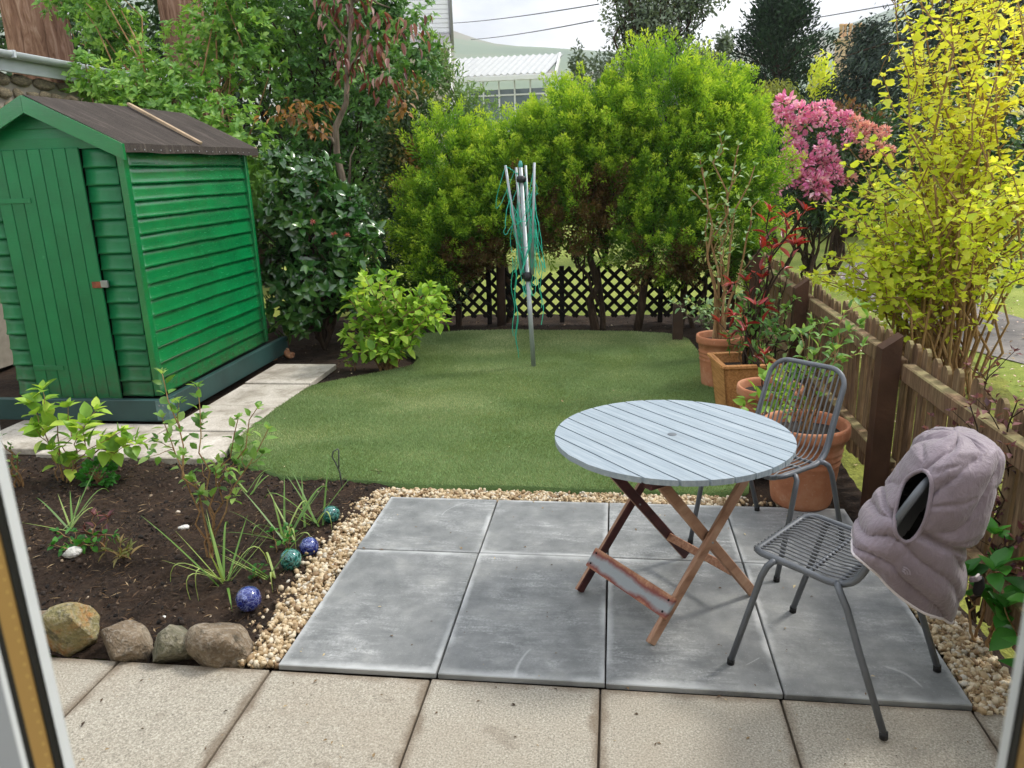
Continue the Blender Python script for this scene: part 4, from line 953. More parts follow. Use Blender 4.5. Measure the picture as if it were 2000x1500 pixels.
# drawcord ends and print
tg = hp(.142, -.06, .452); MB().tube([hp(.092, -.10, .492), hp(.118, -.085, .486), hp(.137, -.065, .478)], .009, 8).build('cord_tab', M_FAB, hood)
MB().tube([hp(.132, -.068, .487), hp(.143, -.062, .472), hp(.146, -.06, .445), hp(.142, -.06, .420), hp(.138, -.06, .412)], [.005, .012, .016, .013, .005], 10).build('cord_toggle', M_LIN, hood)
MB().tube([hp(.100, -.105, .503), hp(.125, -.08, .497)], .004, 6).build('pale_cord', M_TRIM, hood)
MB().tube([hp(-.092, -.10, .640), hp(-.095, -.105, .625), hp(-.096, -.105, .610)], [.005, .010, .006], 10).build('pale_toggle', plain('ivory_toggle', (232, 226, 206), .4, .03), hood)
lg = None
for k, (r0_, r1_) in enumerate(((.008, .012), (.015, .019), (.022, .026))):
    mb = MB(); an = np.linspace(0, math.pi/2, 9); vs = []
    for r_ in (r0_, r1_):
        for a in an:
            u_ = -.168+r_*math.cos(a)*.85+.002; z_ = .563+r_*math.sin(a); vs.append(hp(u_, surf_w(u_, z_)-.009, z_))
    for r_ in (r0_, r1_):
        for a in an:
            u_ = -.168+r_*math.cos(a)*.85+.002; z_ = .563+r_*math.sin(a); vs.append(hp(u_, surf_w(u_, z_)-.006, z_))
    n_ = len(an); fs = [(i, i+1, n_+i+1, n_+i) for i in range(n_-1)]+[(2*n_+i, 2*n_+i+1, 3*n_+i+1, 3*n_+i) for i in range(n_-1)]
    mb.add(vs, fs).build('printed_arc', M_LOGO, hood)

# ================================================================== rotary airer
M_ALU = plain('dull_aluminium', (158, 164, 166), .5, .12, 10, .1, .5); M_CORD = plain('green_plastic_line', (44, 176, 146), .5, .15, 10, .05); M_BLK = plain('black_plastic', (26, 26, 30), .5, .1)
ar = thing('rotary_airer', 'folded rotary clothes airer with tangled green lines on the lawn', 'clothes airer', (.51, 4.35, 0))
def pole(z): return np.array([.51-.074*z/1.78, 4.35, z])
MB().tube([pole(-.1), pole(.8), pole(.8)+[0, 0, .001], pole(1.74)], [.021, .021, .018, .018], 12).build('pole', M_ALU, ar)
MB().lathe([(.016, 0), (.020, .02), (.012, .05), (.0001, .055)], pole(1.74), 12).build('pole_cap', plain('teal_plastic', (60, 140, 128), .5), ar)
MB().lathe([(.02, -.03), (.038, -.025), (.042, 0), (.038, .02), (.02, .028)], pole(1.645), 14).build('upper_hub', M_BLK, ar)
MB().lathe([(.02, -.05), (.036, -.045), (.044, -.02), (.044, .02), (.03, .03), (.02, .032)], pole(.83), 14).build('lower_hub', M_BLK, ar)
tops = [np.array([.315, 4.31, 1.76]), np.array([.560, 4.30, 1.775]), np.array([.47, 4.45, 1.755]), np.array([.385, 4.47, 1.74])]; feet = [pole(.84)+[-.045, -.01, 0], pole(.84)+[.045, -.02, 0], pole(.84)+[.03, .035, 0], pole(.84)+[-.03, .035, 0]]
for a, b in zip(feet, tops): MB().tube([a, (a+b)/2+[0, 0, 0], b], .0115, 8).build('arm', M_ALU, ar)
rs = np.random.default_rng(9)
for k in range(46):   # slack line hanging between the folded arms
    i, j = rs.choice(4, 2, replace=False); s = rs.uniform(.25, 1.0); A = feet[i]+(tops[i]-feet[i])*s; B = feet[j]+(tops[j]-feet[j])*np.clip(s+rs.normal(0, .06), .2, 1)
    drop = rs.choice([rs.uniform(.03, .2), rs.uniform(.25, .62)], p=[.4, .6]); drop = min(drop, (A[2]-.62)); out = rs.normal(0, .05, 3)*[1, 1, 0]+np.array([rs.choice([-1, 1])*.045, -.03, 0])*(drop > .2)
    t_ = np.linspace(0, 1, 16)[:, None]; p = A+(B-A)*t_; w_ = 4*(t_*(1-t_)); p = p+out*w_**.7; p[:, 2] -= drop*(w_**.75)[:, 0]; p[1:-1] += rs.normal(0, .004, (14, 3))
    MB().tube(p, .0030, 4, smooth=False).build('line', M_CORD, ar)
for (x, z0, z1) in ((.37, .9, .10), (.375, .9, .16), (.345, 1.0, .30), (.60, .95, .40), (.585, .8, .55)):
    z = np.linspace(z0, z1, 12); p = np.stack([x+.012*np.sin(z*17+x*50), 4.31+.01*np.cos(z*11), z], -1); MB().tube(p, .0030, 4, smooth=False).build('line', M_CORD, ar)

# ================================================================== pots on the right
def m_terra():
    q = NT('terracotta'); v = q.oc(); n = q.noise(v, 5, 6, .6); f = q.noise(v, 60, 3)
    col = q.ramp(n, [(.3, lin(150, 92, 62)), (.5, lin(178, 116, 82)), (.7, lin(196, 146, 114))]); col = q.mix(q.ramp(f, [(.6, 0.), (.75, .3)]), col, lin(208, 184, 164))
    return q.out(q.bsdf(col, .85, q.bump(f, .2, .003)))
M_TERRA = m_terra(); M_COMP = plain('potting_compost', (40, 32, 26), .95, .4, 40, .8)
def pot(label, x, y, r, h, grooves=True, z=0.0):
    t = thing('plant_pot', label, 'pot', (x, y, z), group='terracotta pots'); r0 = r*.70; pr = [(.0001, 0), (r0*.96, 0), (r0, .012)]
    for k in range(1, 11):
        s = k/11; rad = r0+(r*.90-r0)*s; pr.append((rad, h*.83*s))
        if grooves and k in (7, 8, 9): pr += [(rad+.004, h*.83*s+.008), (rad-.003, h*.83*s+.018)]
    pr += [(r*.90, h*.84), (r*.99, h*.86), (r, h*.90), (r, h*.965), (r*.985, h), (r*.92, h), (r*.89, h*.97), (r*.86, h*.84)]
    MB().lathe(pr, (x, y, z), 40).build('shell', M_TERRA, t); zc = h*.86
    V = [[0, 0, 0]]; F = []
    for i_, s in enumerate((.35, .7, 1.0)):
        for k in range(24): a = 2*math.pi*k/24; V.append([s*r*.87*math.cos(a), s*r*.87*math.sin(a), 0.])
    V = np.array(V); V[:, 2] = zc+.03*(fbm(V*18+x, 1, 3)-.5)
    F = [(1+a, 1+(a+1) % 24, 25+(a+1) % 24, 25+a) for a in range(24)]+[(25+a, 25+(a+1) % 24, 49+(a+1) % 24, 49+a) for a in range(24)]+[(0, 1+a, 1+(a+1) % 24, 0)[:3] for a in range(24)]
    MB().add(V, F, True).build('compost', M_COMP, t, local=True); return t
pot('tall terracotta pot farthest along the lawn edge', 2.06, 3.80, .185, .42)
pot('wide rimmed terracotta pot just behind the wooden planter', 2.19, 2.42, .20, .40)
pot('small terracotta pot half hidden by the chair back', 2.10, 2.04, .13, .30)
pot('largest terracotta pot standing by the fence post', 2.215, 1.60, .215, .44)
M_PLANT = m_rawwood('varnished_planter_wood', (148, 96, 50), (184, 128, 74), (206, 152, 98))
wp = thing('wooden_planter', 'square tapered wooden planter between the terracotta pots', 'planter', (2.12, 3.02, 0), R(8)); b0, b1, hh = .135, .185, .40
for k in range(4):
    a = k*math.pi/2; ca, sa = round(math.cos(a)), round(math.sin(a))
    def rot(x, y, z): return (x*ca-y*sa, x*sa+y*ca, z)
    vs = [rot(-b0, -b0, 0), rot(b0, -b0, 0), rot(b1, -b1, hh), rot(-b1, -b1, hh), rot(-b0, -b0+.018, 0), rot(b0, -b0+.018, 0), rot(b1, -b1+.018, hh), rot(-b1, -b1+.018, hh)]
    MB().add(vs, [(0, 1, 2, 3), (7, 6, 5, 4), (0, 4, 5, 1), (1, 5, 6, 2), (2, 6, 7, 3), (3, 7, 4, 0)]).build('panel', M_PLANT, wp, local=True)
    p0, p1 = rot(-b1-.012, -b1, hh+.010), rot(b1-.008, -b1, hh+.010); MB().bar(p0, p1, .038, .022, (0, 0, 1), .003).build('rim_board', M_PLANT, wp, local=True)
MB().box((0, 0, hh*.82), (b1*1.74, b1*1.74, .05)).build('compost', M_COMP, wp, local=True)

# ================================================================== glass balls, rocks, small things in the bed
def m_ball(name, a, b, c):
    q = NT(name); v = q.oc(); n = q.noise(v, 26, 5, .6, 2.2); k = q.vor(v, 38, 'DISTANCE_TO_EDGE')
    col = q.ramp(n, [(.3, lin(*a)), (.52, lin(*b)), (.68, lin(*c))]); col = q.mix(q.ramp(k, [(.01, .5), (.06, 0.)]), col, lin(*c))
    return q.out(q.bsdf(col, .06, None, **{'Coat Weight': 1.0, 'Coat Roughness': .03, 'Transmission Weight': .25, 'IOR': 1.45}))
MBL = m_ball('blue_swirled_glass', (10, 16, 70), (34, 50, 140), (150, 164, 214)); MTL = m_ball('teal_swirled_glass', (0, 44, 44), (8, 98, 92), (120, 196, 186))
for (x, y, m_, r_, lab) in ((-.235, 1.215, MTL, .047, 'teal glass ball nearest the lawn'), (-.235, .905, MBL, .047, 'blue glass ball between the two teal balls'), (-.245, .715, MTL, .051, 'darker teal glass ball beside the strappy leaves'), (-.27, .345, MBL, .053, 'blue glass ball nearest the edging rocks')):
    z = ground_z(x, y)+r_*.86; t = thing('glass_ball', lab, 'glass ball', (x, y, z), group='glass balls in the bed')
    pr = [(max(.0001, r_*math.sin(a)*(1+.02*math.sin(a*3))), -r_*math.cos(a)*.98) for a in np.linspace(0, math.pi, 21)]
    o = MB().lathe(pr, (0, 0, 0), 28).build('globe', m_, t, local=True); o.rotation_euler = (random.uniform(-.5, .5), random.uniform(-.5, .5), 0)
    o2 = MB().lathe([(.0001, .004), (.010, .003), (.012, 0), (.011, -.004)], (0, 0, r_*.98), 14).build('seal', m_, t, local=True); o2.rotation_euler = (1.1, .3, 0)
for (x, y, dims, m_, rz, rx, lab, sd_) in ((-1.02, 0.12, (.18, .16, .17), M_ROCKB, .2, 0, 'rock half hidden behind the door frame at the left end', 3), (-.86, .085, (.22, .16, .225), M_ROCKO, .3, .15, 'largest ochre stained boulder at the left of the rock edging', 17), (-.635, .075, (.215, .15, .155), M_ROCKB, -.2, .1, 'low grey brown rock right of the ochre boulder', 29), (-.445, .08, (.19, .16, .16), M_ROCKG, .5, 0, 'squat mossy rock third along the edging', 31), (-.235, .075, (.26, .17, .19), M_ROCKB, -.25, .2, 'wide pale rock at the patio end of the edging', 47)):
    dims = tuple(1.24*k_ for k_ in dims); o = obj('edging_rock', rock_mesh('edging_rock', m_, dims, sd_, 4, 15)); o.location = (x, y-.022, dims[2]*.26-.035); o.rotation_euler = (rx, 0, rz); tag(o, lab, 'rock', 'rocks edging the bed')
M_WSTONE = m_rock('white_quartz', (196, 192, 186), (222, 220, 214), (240, 238, 234))
for (x, y, s, lab) in ((-.985, 1.07, .045, 'small white stone lying in the middle of the bed'), (-1.36, .73, .075, 'larger white stone beside the low red tipped plant'), (-.62, .28, .018, 'tiny pale pebble behind the low edging rock')):
    o = obj('white_stone', rock_mesh('white_stone', M_WSTONE, (s*1.3, s, s*.7), int(s*1000), 2, 6)); o.location = (x, y, ground_z(x, y)+s*.25); o.rotation_euler = (0, 0, .5); tag(o, lab, 'stone', 'white stones in the bed')
hk = thing('wire_stake', 'bent grey wire stake at the front edge of the lawn', 'stake', (-.31, 1.60, 0)); zz = ground_z(-.31, 1.60)
MB().tube([(-.31, 1.60, zz-.05), (-.318, 1.60, .10), (-.335, 1.60, .15), (-.355, 1.60, .195), (-.345, 1.60, .225), (-.318, 1.60, .242), (-.312, 1.60, .235), (-.318, 1.60, .16), (-.322, 1.60, .125)], .0042, 6).build('wire', plain('dull_wire', (92, 96, 92), .5, .1, 20, .1, .5), hk)
# ================================================================== vegetation
def m_bark(name, a, b, c, sc_=8):
    q = NT(name); v = q.oc(False); g = q.noise(q.sc(v, (sc_, sc_, 1.3)), 2, 6, .65, .6); f = q.noise(v, 50, 4)
    col = q.ramp(g, [(.3, lin(*a)), (.5, lin(*b)), (.7, lin(*c))])
    return q.out(q.bsdf(col, .95, q.bump(q.math('ADD', g, q.math('MULTIPLY', f, .3)), .8, .03), **{'Specular IOR Level': .15}))
BK_RED = m_bark('reddish_bark', (88, 62, 50), (140, 106, 88), (176, 146, 128)); BK_DK = m_bark('dark_bark', (38, 30, 24), (62, 50, 40), (88, 72, 58)); BK_GREY = m_bark('pale_grey_bark', (78, 68, 58), (112, 100, 86), (146, 134, 118)); BK_TAN = m_bark('tan_twig', (116, 88, 58), (150, 118, 82), (176, 150, 112))
G_LIGHT = leafmat('light_green_leaf', [(0, (66, 108, 46)), (.4, (100, 148, 60)), (.75, (140, 182, 80)), (1, (178, 208, 108))], .42, .42, .5)
G_MID = leafmat('mid_green_leaf', [(0, (50, 88, 40)), (.45, (82, 128, 58)), (.8, (120, 162, 78)), (1, (154, 188, 104))], .42, .38, .5)
G_DARK = leafmat('dark_evergreen_leaf', [(0, (28, 54, 30)), (.5, (48, 82, 42)), (.85, (76, 110, 58)), (1, (110, 140, 80))], .36, .25, .6)
G_CAM = leafmat('glossy_camellia_leaf', [(0, (34, 70, 32)), (.5, (62, 106, 46)), (.85, (102, 142, 62)), (1, (158, 186, 90))], .2, .2, .9)
G_LIME = leafmat('lime_hydrangea_leaf', [(0, (96, 140, 46)), (.4, (134, 174, 60)), (.8, (170, 204, 80)), (1, (202, 222, 96))], .45, .4, .4)
G_GOLD = leafmat('golden_leaf', [(0, (126, 168, 50)), (.3, (172, 202, 62)), (.65, (216, 224, 84)), (1, (242, 236, 116))], .45, .55, .3)
G_CONI = leafmat('golden_conifer_spray', [(0, (92, 68, 44)), (.07, (112, 88, 50)), (.12, (52, 90, 34)), (.4, (98, 144, 44)), (.7, (158, 192, 56)), (1, (206, 220, 80))], .6, .42, .25)
G_COP = leafmat('copper_leaf', [(0, (78, 36, 32)), (.4, (116, 62, 54)), (.75, (144, 100, 92)), (1, (172, 142, 134))], .4, .35, .5)
G_BRONZE = leafmat('bronze_leaf', [(0, (96, 72, 32)), (.5, (150, 108, 58)), (1, (186, 140, 96))], .45, .4, .4)
G_PIER = leafmat('orange_tipped_leaf', [(0, (36, 62, 32)), (.55, (72, 98, 46)), (.75, (150, 130, 64)), (1, (206, 128, 66))], .4, .3, .5)
G_WILL = leafmat('pale_willow_leaf', [(0, (84, 118, 64)), (.6, (124, 154, 96)), (1, (160, 184, 128))], .5, .4, .3)
G_GREY = leafmat('grey_green_leaf', [(0, (72, 88, 70)), (.5, (110, 126, 102)), (1, (160, 172, 150))], .5, .3, .4)
G_YEW = leafmat('dark_conifer_spray', [(0, (18, 34, 24)), (.5, (32, 56, 36)), (1, (58, 84, 54))], .6, .15, .2)
G_YEW2 = leafmat('blue_dark_conifer_spray', [(0, (26, 38, 34)), (.5, (46, 62, 54)), (1, (82, 98, 84))], .6, .15, .2)
G_ROSE = leafmat('rose_leaf', [(0, (80, 122, 54)), (.5, (116, 160, 74)), (1, (164, 194, 108))], .45, .42, .4)
G_PALE = leafmat('pale_sage_leaf', [(0, (88, 124, 76)), (.5, (128, 162, 108)), (1, (176, 198, 150))], .45, .35, .4)
G_RED = leafmat('red_young_leaf', [(0, (98, 22, 26)), (.5, (150, 38, 40)), (.85, (190, 74, 70)), (1, (186, 120, 124))], .3, .3, .6)
G_PURP = leafmat('purple_leaf', [(0, (62, 34, 40)), (.6, (98, 58, 62)), (1, (140, 92, 88))], .5, .3, .3)
G_STRAP = leafmat('strappy_leaf', [(0, (74, 112, 48)), (.5, (112, 150, 68)), (1, (170, 188, 110))], .45, .3, .5)
G_BROAD = leafmat('broad_green_leaf', [(0, (36, 90, 30)), (.5, (58, 126, 44)), (1, (92, 160, 62))], .42, .38, .4)
G_PINK = leafmat('pink_petal', [(0, (214, 110, 168)), (.4, (234, 150, 196)), (.8, (244, 188, 216)), (1, (250, 218, 230))], .5, .25, .3)
G_PPINK = leafmat('faded_pink_petal', [(0, (206, 130, 140)), (.5, (226, 170, 172)), (1, (240, 206, 204))], .5, .4, .3)
G_WHITE = leafmat('white_petal', [(0, (206, 204, 190)), (1, (246, 244, 238))], .5, .35, .3)
G_CAMF = leafmat('spent_camellia_petal', [(0, (150, 84, 60)), (.4, (196, 110, 110)), (1, (222, 150, 146))], .5, .35, .3)
LO = leaf_tpl(.55, .1, .12, 'lo'); LON = leaf_tpl(.28, .06, .12, 'lo'); MID = leaf_tpl(.5, .1, .18, 'mid'); BRO = leaf_tpl(.62, .10, .2, 'broad'); ROUND = leaf_tpl(.78, .08, .15, 'broad'); MAP = leaf_tpl(.85, .08, .15, 'maple'); SPRAY = leaf_tpl(.34, .05, .1, 'lo', .4)

def leafdirs(Nrm, out=.7, up=.3, jit=.6, flat=.6):
    n = len(Nrm); D = Nrm*out+np.array([0, 0, up])+rng.normal(size=(n, 3))*jit
    Nn = np.array([0, 0, 1.])*flat+Nrm*(1-flat)+rng.normal(size=(n, 3))*.35; return unit(D), unit(Nn)
def branches(parent, base, tips, r0, m, name='branches', r1=.25, wob=.06, lift=.35, n=8, sides=6):
    mb = MB()
    for tp in tips: p = path(base, tp, n, lift, wob); mb.tube(p, taper(n, r0, r0*r1), sides, caps=False)
    return mb.build(name, m, parent)
def bush(name, label, cat, base, clumps, n, tpl, size, m, bark=BK_DK, r0=.03, n_ind=0, shell=.5, out=.7, up=.3, jit=.6, flat=.6, group=None, tvar=(.0, 1.), lname='leaf', fill=0.0, cell=9, nt_=14, seed=0, parts=('trunk', 'crown'), whorl=0):
    t = thing(name, label, cat, base, group=group)
    P, Nrm, ci = blobs(clumps, n//whorl if whorl else n, shell, seed); k = P[:, 2] > base[2]+.02; P, Nrm, ci = P[k], Nrm[k], ci[k]
    if whorl:      # rosettes of leaves at the shoot tips
        ax = unit(Nrm*out+np.array([0, -.15, up+.35])+rng.normal(size=Nrm.shape)*.45); m0 = len(P); j = np.repeat(np.arange(m0), whorl); a = rng.uniform(0, 6.28, m0)[j]+np.tile(np.arange(whorl), m0)*2.4
        e1 = unit(np.cross(ax, [.3, .2, 1.])); e2 = np.cross(ax, e1); rd = e1[j]*np.cos(a)[:, None]+e2[j]*np.sin(a)[:, None]
        D = unit(rd+ax[j]*rng.uniform(.1, .9, len(j))[:, None]+rng.normal(size=(len(j), 3))*.15); Nn = unit(ax[j]-rd*.3+rng.normal(size=(len(j), 3))*.2); P = P[j]-ax[j]*(rng.random(len(j))*.05)[:, None]; Nrm = Nrm[j]; S = rng.uniform(size[0], size[1], len(P))
    else:
        D, Nn = leafdirs(Nrm, out, up, jit, flat); S = rng.uniform(size[0], size[1], len(P))
    cl = fbm(P, 3.0, 3, seed+3); tt = (tvar[0]+(tvar[1]-tvar[0])*(.45*rng.random(len(P))+.55*np.clip((cl-.25)*2, 0, 1))).clip(0, 1)
    foliage(t, P, D, Nn, S, tt, tpl, m, lname, n_ind, parts[1], cell)
    idx = rng.choice(len(P), min(nt_, len(P)), replace=False); cen = [np.array(c[0]) for c in clumps]
    branches(t, base, cen+[P[i] for i in idx], r0, bark, parts[0]); return t
def twigleaves(paths, spacing, size, start=.25, pair=2, out=.9, up=.1, droop=0.0, petiole=.01):
    """leaves in pairs along twigs"""
    P, D, Nn, S = [], [], [], []
    for p in paths:
        l = np.linalg.norm(np.diff(p, axis=0), axis=1).sum(); k = max(2, int(l*(1-start)/spacing)); s = np.linspace(start, 1.0, k)
        q, d = along(p, s); rot0 = random.uniform(0, 6.28)
        for i in range(k):
            x = np.cross(d[i], [0.31, .2, 1]); x = x/max(np.linalg.norm(x), 1e-6); y = np.cross(d[i], x)
            for j in range(pair):
                a = rot0+i*math.pi/2+j*2*math.pi/pair+random.gauss(0, .3); o = x*math.cos(a)+y*math.sin(a)
                dd = o*out+d[i]*.45+np.array([0, 0, up-droop])+rng.normal(size=3)*.15
                P.append(q[i]+o*petiole); D.append(dd); Nn.append(np.array([0, 0, 1.])+o*.2+rng.normal(size=3)*.25); S.append(random.uniform(*size)*(1 if i < k-1 else .8))
        for j in range(3):
            a = j*2.1; P.append(p[-1]); D.append(d[-1]*.8+np.array([math.cos(a), math.sin(a), .2])*.7); Nn.append([rng.normal()*.3, rng.normal()*.3, 1]); S.append(random.uniform(*size)*.7)
    return np.array(P), np.array(D), np.array(Nn), np.array(S)
def stemmed(name, label, cat, base, tips, r0, bark, tpl, size, m, spacing=.05, start=.3, side=0, sidelen=.2, group=None, n_ind=300, out=.9, up=.1, droop=0., pair=2, lift=.3, wob=.06, spread=.03, tv=(0, 1), seglab='stem', cell=6):
    t = thing(name, label, cat, base, group=group); ps = []; base = np.array(base, float)
    for tp in tips:
        b = base+np.array([random.uniform(-spread, spread), random.uniform(-spread, spread), -.02]); p = path(b, tp, 9, lift, wob); ps.append(p)
        MB().tube(p, taper(9, r0, r0*.35), 6, caps=False).build(seglab, bark, t)
    tw = list(ps)
    if side:
        mb = MB(); ntw = side*len(ps)
        for p in ps:
            for k in range(side):
                s = random.uniform(.35, .95); q, d = along(p, np.array([s])); dv = unit(d[0]+rng.normal(size=3)*.8+np.array([0, 0, .25])); e = q[0]+dv*sidelen*random.uniform(.5, 1.1); pp_ = path(q[0], e, 5, .1, .08); tw.append(pp_); MB().tube(pp_, taper(5, r0*.45, r0*.2), 5, caps=False).build('twig', bark, t)
    P, D, Nn, S = twigleaves(tw, spacing, size, start, pair, out, up, droop)
    tt = (tv[0]+(tv[1]-tv[0])*rng.random(len(P))).clip(0, 1); foliage(t, P, D, Nn, S, tt, tpl, m, 'leaf', n_ind, 'foliage', cell); return t

# ---- big trees behind the shed
def bigtree(label, x, y, r, lean, crown):
    t = thing('tall_tree', label, 'tree', (x, y, -.2), group='tall trees behind the shed'); mb = MB(); n = 12; p = [(x+lean*z/6, y+.1*math.sin(z), z) for z in np.linspace(-.3, 8, n)]
    mb.tube(p, [r*(1.35 if i == 0 else 1.0-.35*i/n) for i in range(n)], 18, caps=False)
    o = mb.build('trunk', BK_RED, t); 
    for v in o.data.vertices: a = math.atan2(v.co.y, v.co.x); k = 1+.07*math.sin(a*5+v.co.z)+.05*math.sin(a*9+2*v.co.z); v.co.x *= k; v.co.y *= k
    P, Nrm, ci = blobs(crown, 2600, .7, 4); D, Nn = leafdirs(Nrm, .6, -.2, .6); foliage(t, P, D, Nn, rng.uniform(.15, .28, len(P)), rng.random(len(P)), SPRAY, G_YEW, 'leaf', 0, 'crown')
    branches(t, (x+lean*.9, y, 5.2), [c[0] for c in crown], .09, BK_RED, 'limbs', lift=.1)
bigtree('thick red barked tree trunk above the stone outbuilding at far left', -6.80, 8.3, .46, .2, [((-6.4, 8.3, 7.2), (1.6, 1.6, 1.0)), ((-7.2, 8.8, 6.6), (1.2, 1.2, .7))])
bigtree('thick dark tree trunk rising through the green shrub behind the shed', -5.05, 9.4, .38, -.1, [((-5.0, 9.4, 7.6), (1.7, 1.6, 1.0)), ((-4.0, 10.0, 7.0), (1.2, 1.2, .7))])

# ---- shrubs behind the shed
bush('leafy_shrub', 'bright green leafy shrub spilling over the shed roof', 'shrub', (-3.5, 6.3, -.03), [((-4.05, 6.0, 2.45), (.55, .5, .55)), ((-3.45, 5.9, 2.35), (.65, .5, .6)), ((-2.85, 5.75, 2.05), (.55, .45, .6)), ((-4.0, 6.5, 2.8), (.6, .5, .5)), ((-3.15, 6.6, 3.2), (.7, .6, .65)), ((-4.75, 6.9, 3.55), (.5, .5, .42)), ((-2.55, 5.7, 1.5), (.4, .4, .6)), ((-4.3, 5.75, 2.72), (.22, .3, .32)), ((-4.9, 7.1, 3.3), (.3, .4, .3)), ((-5.6, 7.6, 3.9), (.5, .4, .3)), ((-2.9, 6.6, 3.9), (.5, .5, .5)), ((-4.5, 6.6, 4.1), (.6, .5, .35))], 15000, MID, (.06, .10), G_LIGHT, BK_TAN, .02, 220, .8, .6, .3, .7, .55, nt_=30, seed=1, whorl=6)
bush('leafy_shrub', 'tall darker green shrub between the copper tree and the shed', 'shrub', (-2.3, 7.4, -.03), [((-2.9, 7.3, 3.3), (.75, .6, .75)), ((-2.2, 7.3, 3.6), (.8, .6, .8)), ((-1.5, 7.4, 3.5), (.62, .5, .75)), ((-2.4, 7.1, 2.5), (.8, .6, .75)), ((-1.6, 7.1, 2.5), (.62, .55, .75)), ((-1.15, 7.3, 2.95), (.36, .4, .55)), ((-2.2, 7.0, 1.5), (.8, .5, .8)), ((-1.35, 6.95, 1.5), (.5, .45, .8)), ((-2.9, 7.0, 1.6), (.7, .5, .8))], 21000, MID, (.055, .09), G_MID, BK_DK, .03, 160, .85, .6, .25, .7, .55, nt_=30, seed=2, whorl=6)
bush('evergreen_shrub', 'dark small leaved evergreen shrub left of the conifer hedge', 'shrub', (-1.15, 6.6, -.03), [((-1.2, 6.6, 1.3), (.42, .36, .75)), ((-.95, 6.5, .75), (.42, .32, .6)), ((-1.45, 6.35, .7), (.4, .35, .6)), ((-.75, 6.45, .5), (.3, .25, .42))], 8000, LO, (.04, .065), G_DARK, BK_DK, .025, 0, .9, .6, .2, .7, seed=3)
bush('orange_tipped_shrub', 'dark shrub with orange young tips against the white house', 'shrub', (-1.0, 6.75, -.03), [((-.98, 6.55, 2.25), (.27, .25, .5)), ((-1.08, 6.45, 1.7), (.32, .26, .5)), ((-1.2, 6.5, 2.0), (.3, .25, .4))], 4200, MID, (.045, .07), G_PIER, BK_GREY, .02, 120, .6, .6, .4, .6, seed=4)
o_ = bush('willow_shrub', 'pale narrow leaved shrub in front of the white house', 'shrub', (-.85, 8.6, -.1), [((-.95, 8.6, 2.45), (.36, .3, .65)), ((-.62, 8.6, 2.3), (.3, .25, .55)), ((-1.15, 8.5, 3.1), (.22, .25, .4)), ((-.75, 8.5, 1.6), (.5, .4, .7))], 3800, LON, (.08, .13), G_WILL, BK_GREY, .02, 0, .9, .5, .3, .7, seed=5, nt_=24)

bush('evergreen_bank', 'dark evergreen bank rising behind the shed and outbuilding', 'shrub', (-5.0, 10.8, -.2), [((-8.6, 10.8, 3.4), (1.5, .8, 2.6)), ((-6.6, 11.2, 3.2), (1.5, .8, 2.6)), ((-4.6, 11.0, 3.2), (1.4, .8, 2.6)), ((-3.2, 10.8, 2.8), (.9, .7, 2.4))], 15000, LO, (.11, .19), G_DARK, BK_DK, .08, 0, .6, .5, .1, .8, seed=22)
# ---- copper leaved tree
ct = thing('copper_tree', 'slender grey trunked tree with drooping copper red leaves', 'tree', (-1.66, 6.0, -.03))
tp_ = np.array([(-1.64, 6.0, -.05), (-1.66, 6.0, .8), (-1.67, 6.0, 1.45), (-1.74, 5.98, 1.92), (-1.73, 5.98, 2.2), (-1.58, 5.96, 2.45), (-1.54, 5.95, 2.75), (-1.46, 5.95, 3.2), (-1.38, 5.95, 3.7), (-1.33, 5.95, 4.2)])
MB().tube(tp_, [.045, .042, .038, .036, .034, .028, .024, .019, .014, .01], 10).build('trunk', BK_GREY, ct)
for a, b in (((-1.68, 6.0, 1.5), (-1.50, 5.9, 2.0)), ((-1.73, 5.98, 2.0), (-2.05, 5.75, 2.3)), ((-1.54, 5.95, 2.7), (-1.2, 5.8, 3.0)), ((-1.5, 5.95, 3.0), (-1.7, 5.8, 3.3)), ((-1.4, 5.95, 3.4), (-1.0, 5.8, 3.3)), ((-1.4, 5.95, 3.4), (-1.35, 5.8, 3.6))): MB().tube(path(a, b, 6, .2, .05), taper(6, .02, .006), 6).build('branch', BK_GREY, ct)
P1, N1, _ = blobs([((-1.18, 5.8, 3.02), (.42, .3, .36)), ((-1.45, 5.8, 3.3), (.38, .3, .35)), ((-1.05, 5.75, 2.6), (.25, .2, .22)), ((-1.5, 5.75, 2.75), (.2, .2, .2)), ((-.8, 5.8, 3.1), (.25, .2, .2)), ((-1.25, 5.8, 3.65), (.4, .3, .3))], 210, .8)
D1 = unit(np.c_[N1[:, :2]*.5, -np.ones(len(N1))]+rng.normal(size=(len(N1), 3))*.25); Nn1 = unit(np.c_[N1[:, :2], .3*np.ones(len(N1))]+rng.normal(size=(len(N1), 3))*.3)
foliage(ct, P1, D1, Nn1, rng.uniform(.09, .14, len(P1)), rng.random(len(P1)), leaf_tpl(.34, .12, .1, 'broad'), G_COP, 'leaf', 190, 'crown', 7)
P2, N2, _ = blobs([((-2.08, 5.65, 2.33), (.34, .2, .14)), ((-1.85, 5.7, 2.2), (.25, .18, .12)), ((-1.95, 5.7, 2.45), (.2, .18, .08)), ((-1.72, 5.75, 2.42), (.12, .1, .08)), ((-1.9, 5.6, 1.75), (.14, .1, .1)), ((-.95, 5.9, 2.4), (.12, .12, .2))], 200, .9)
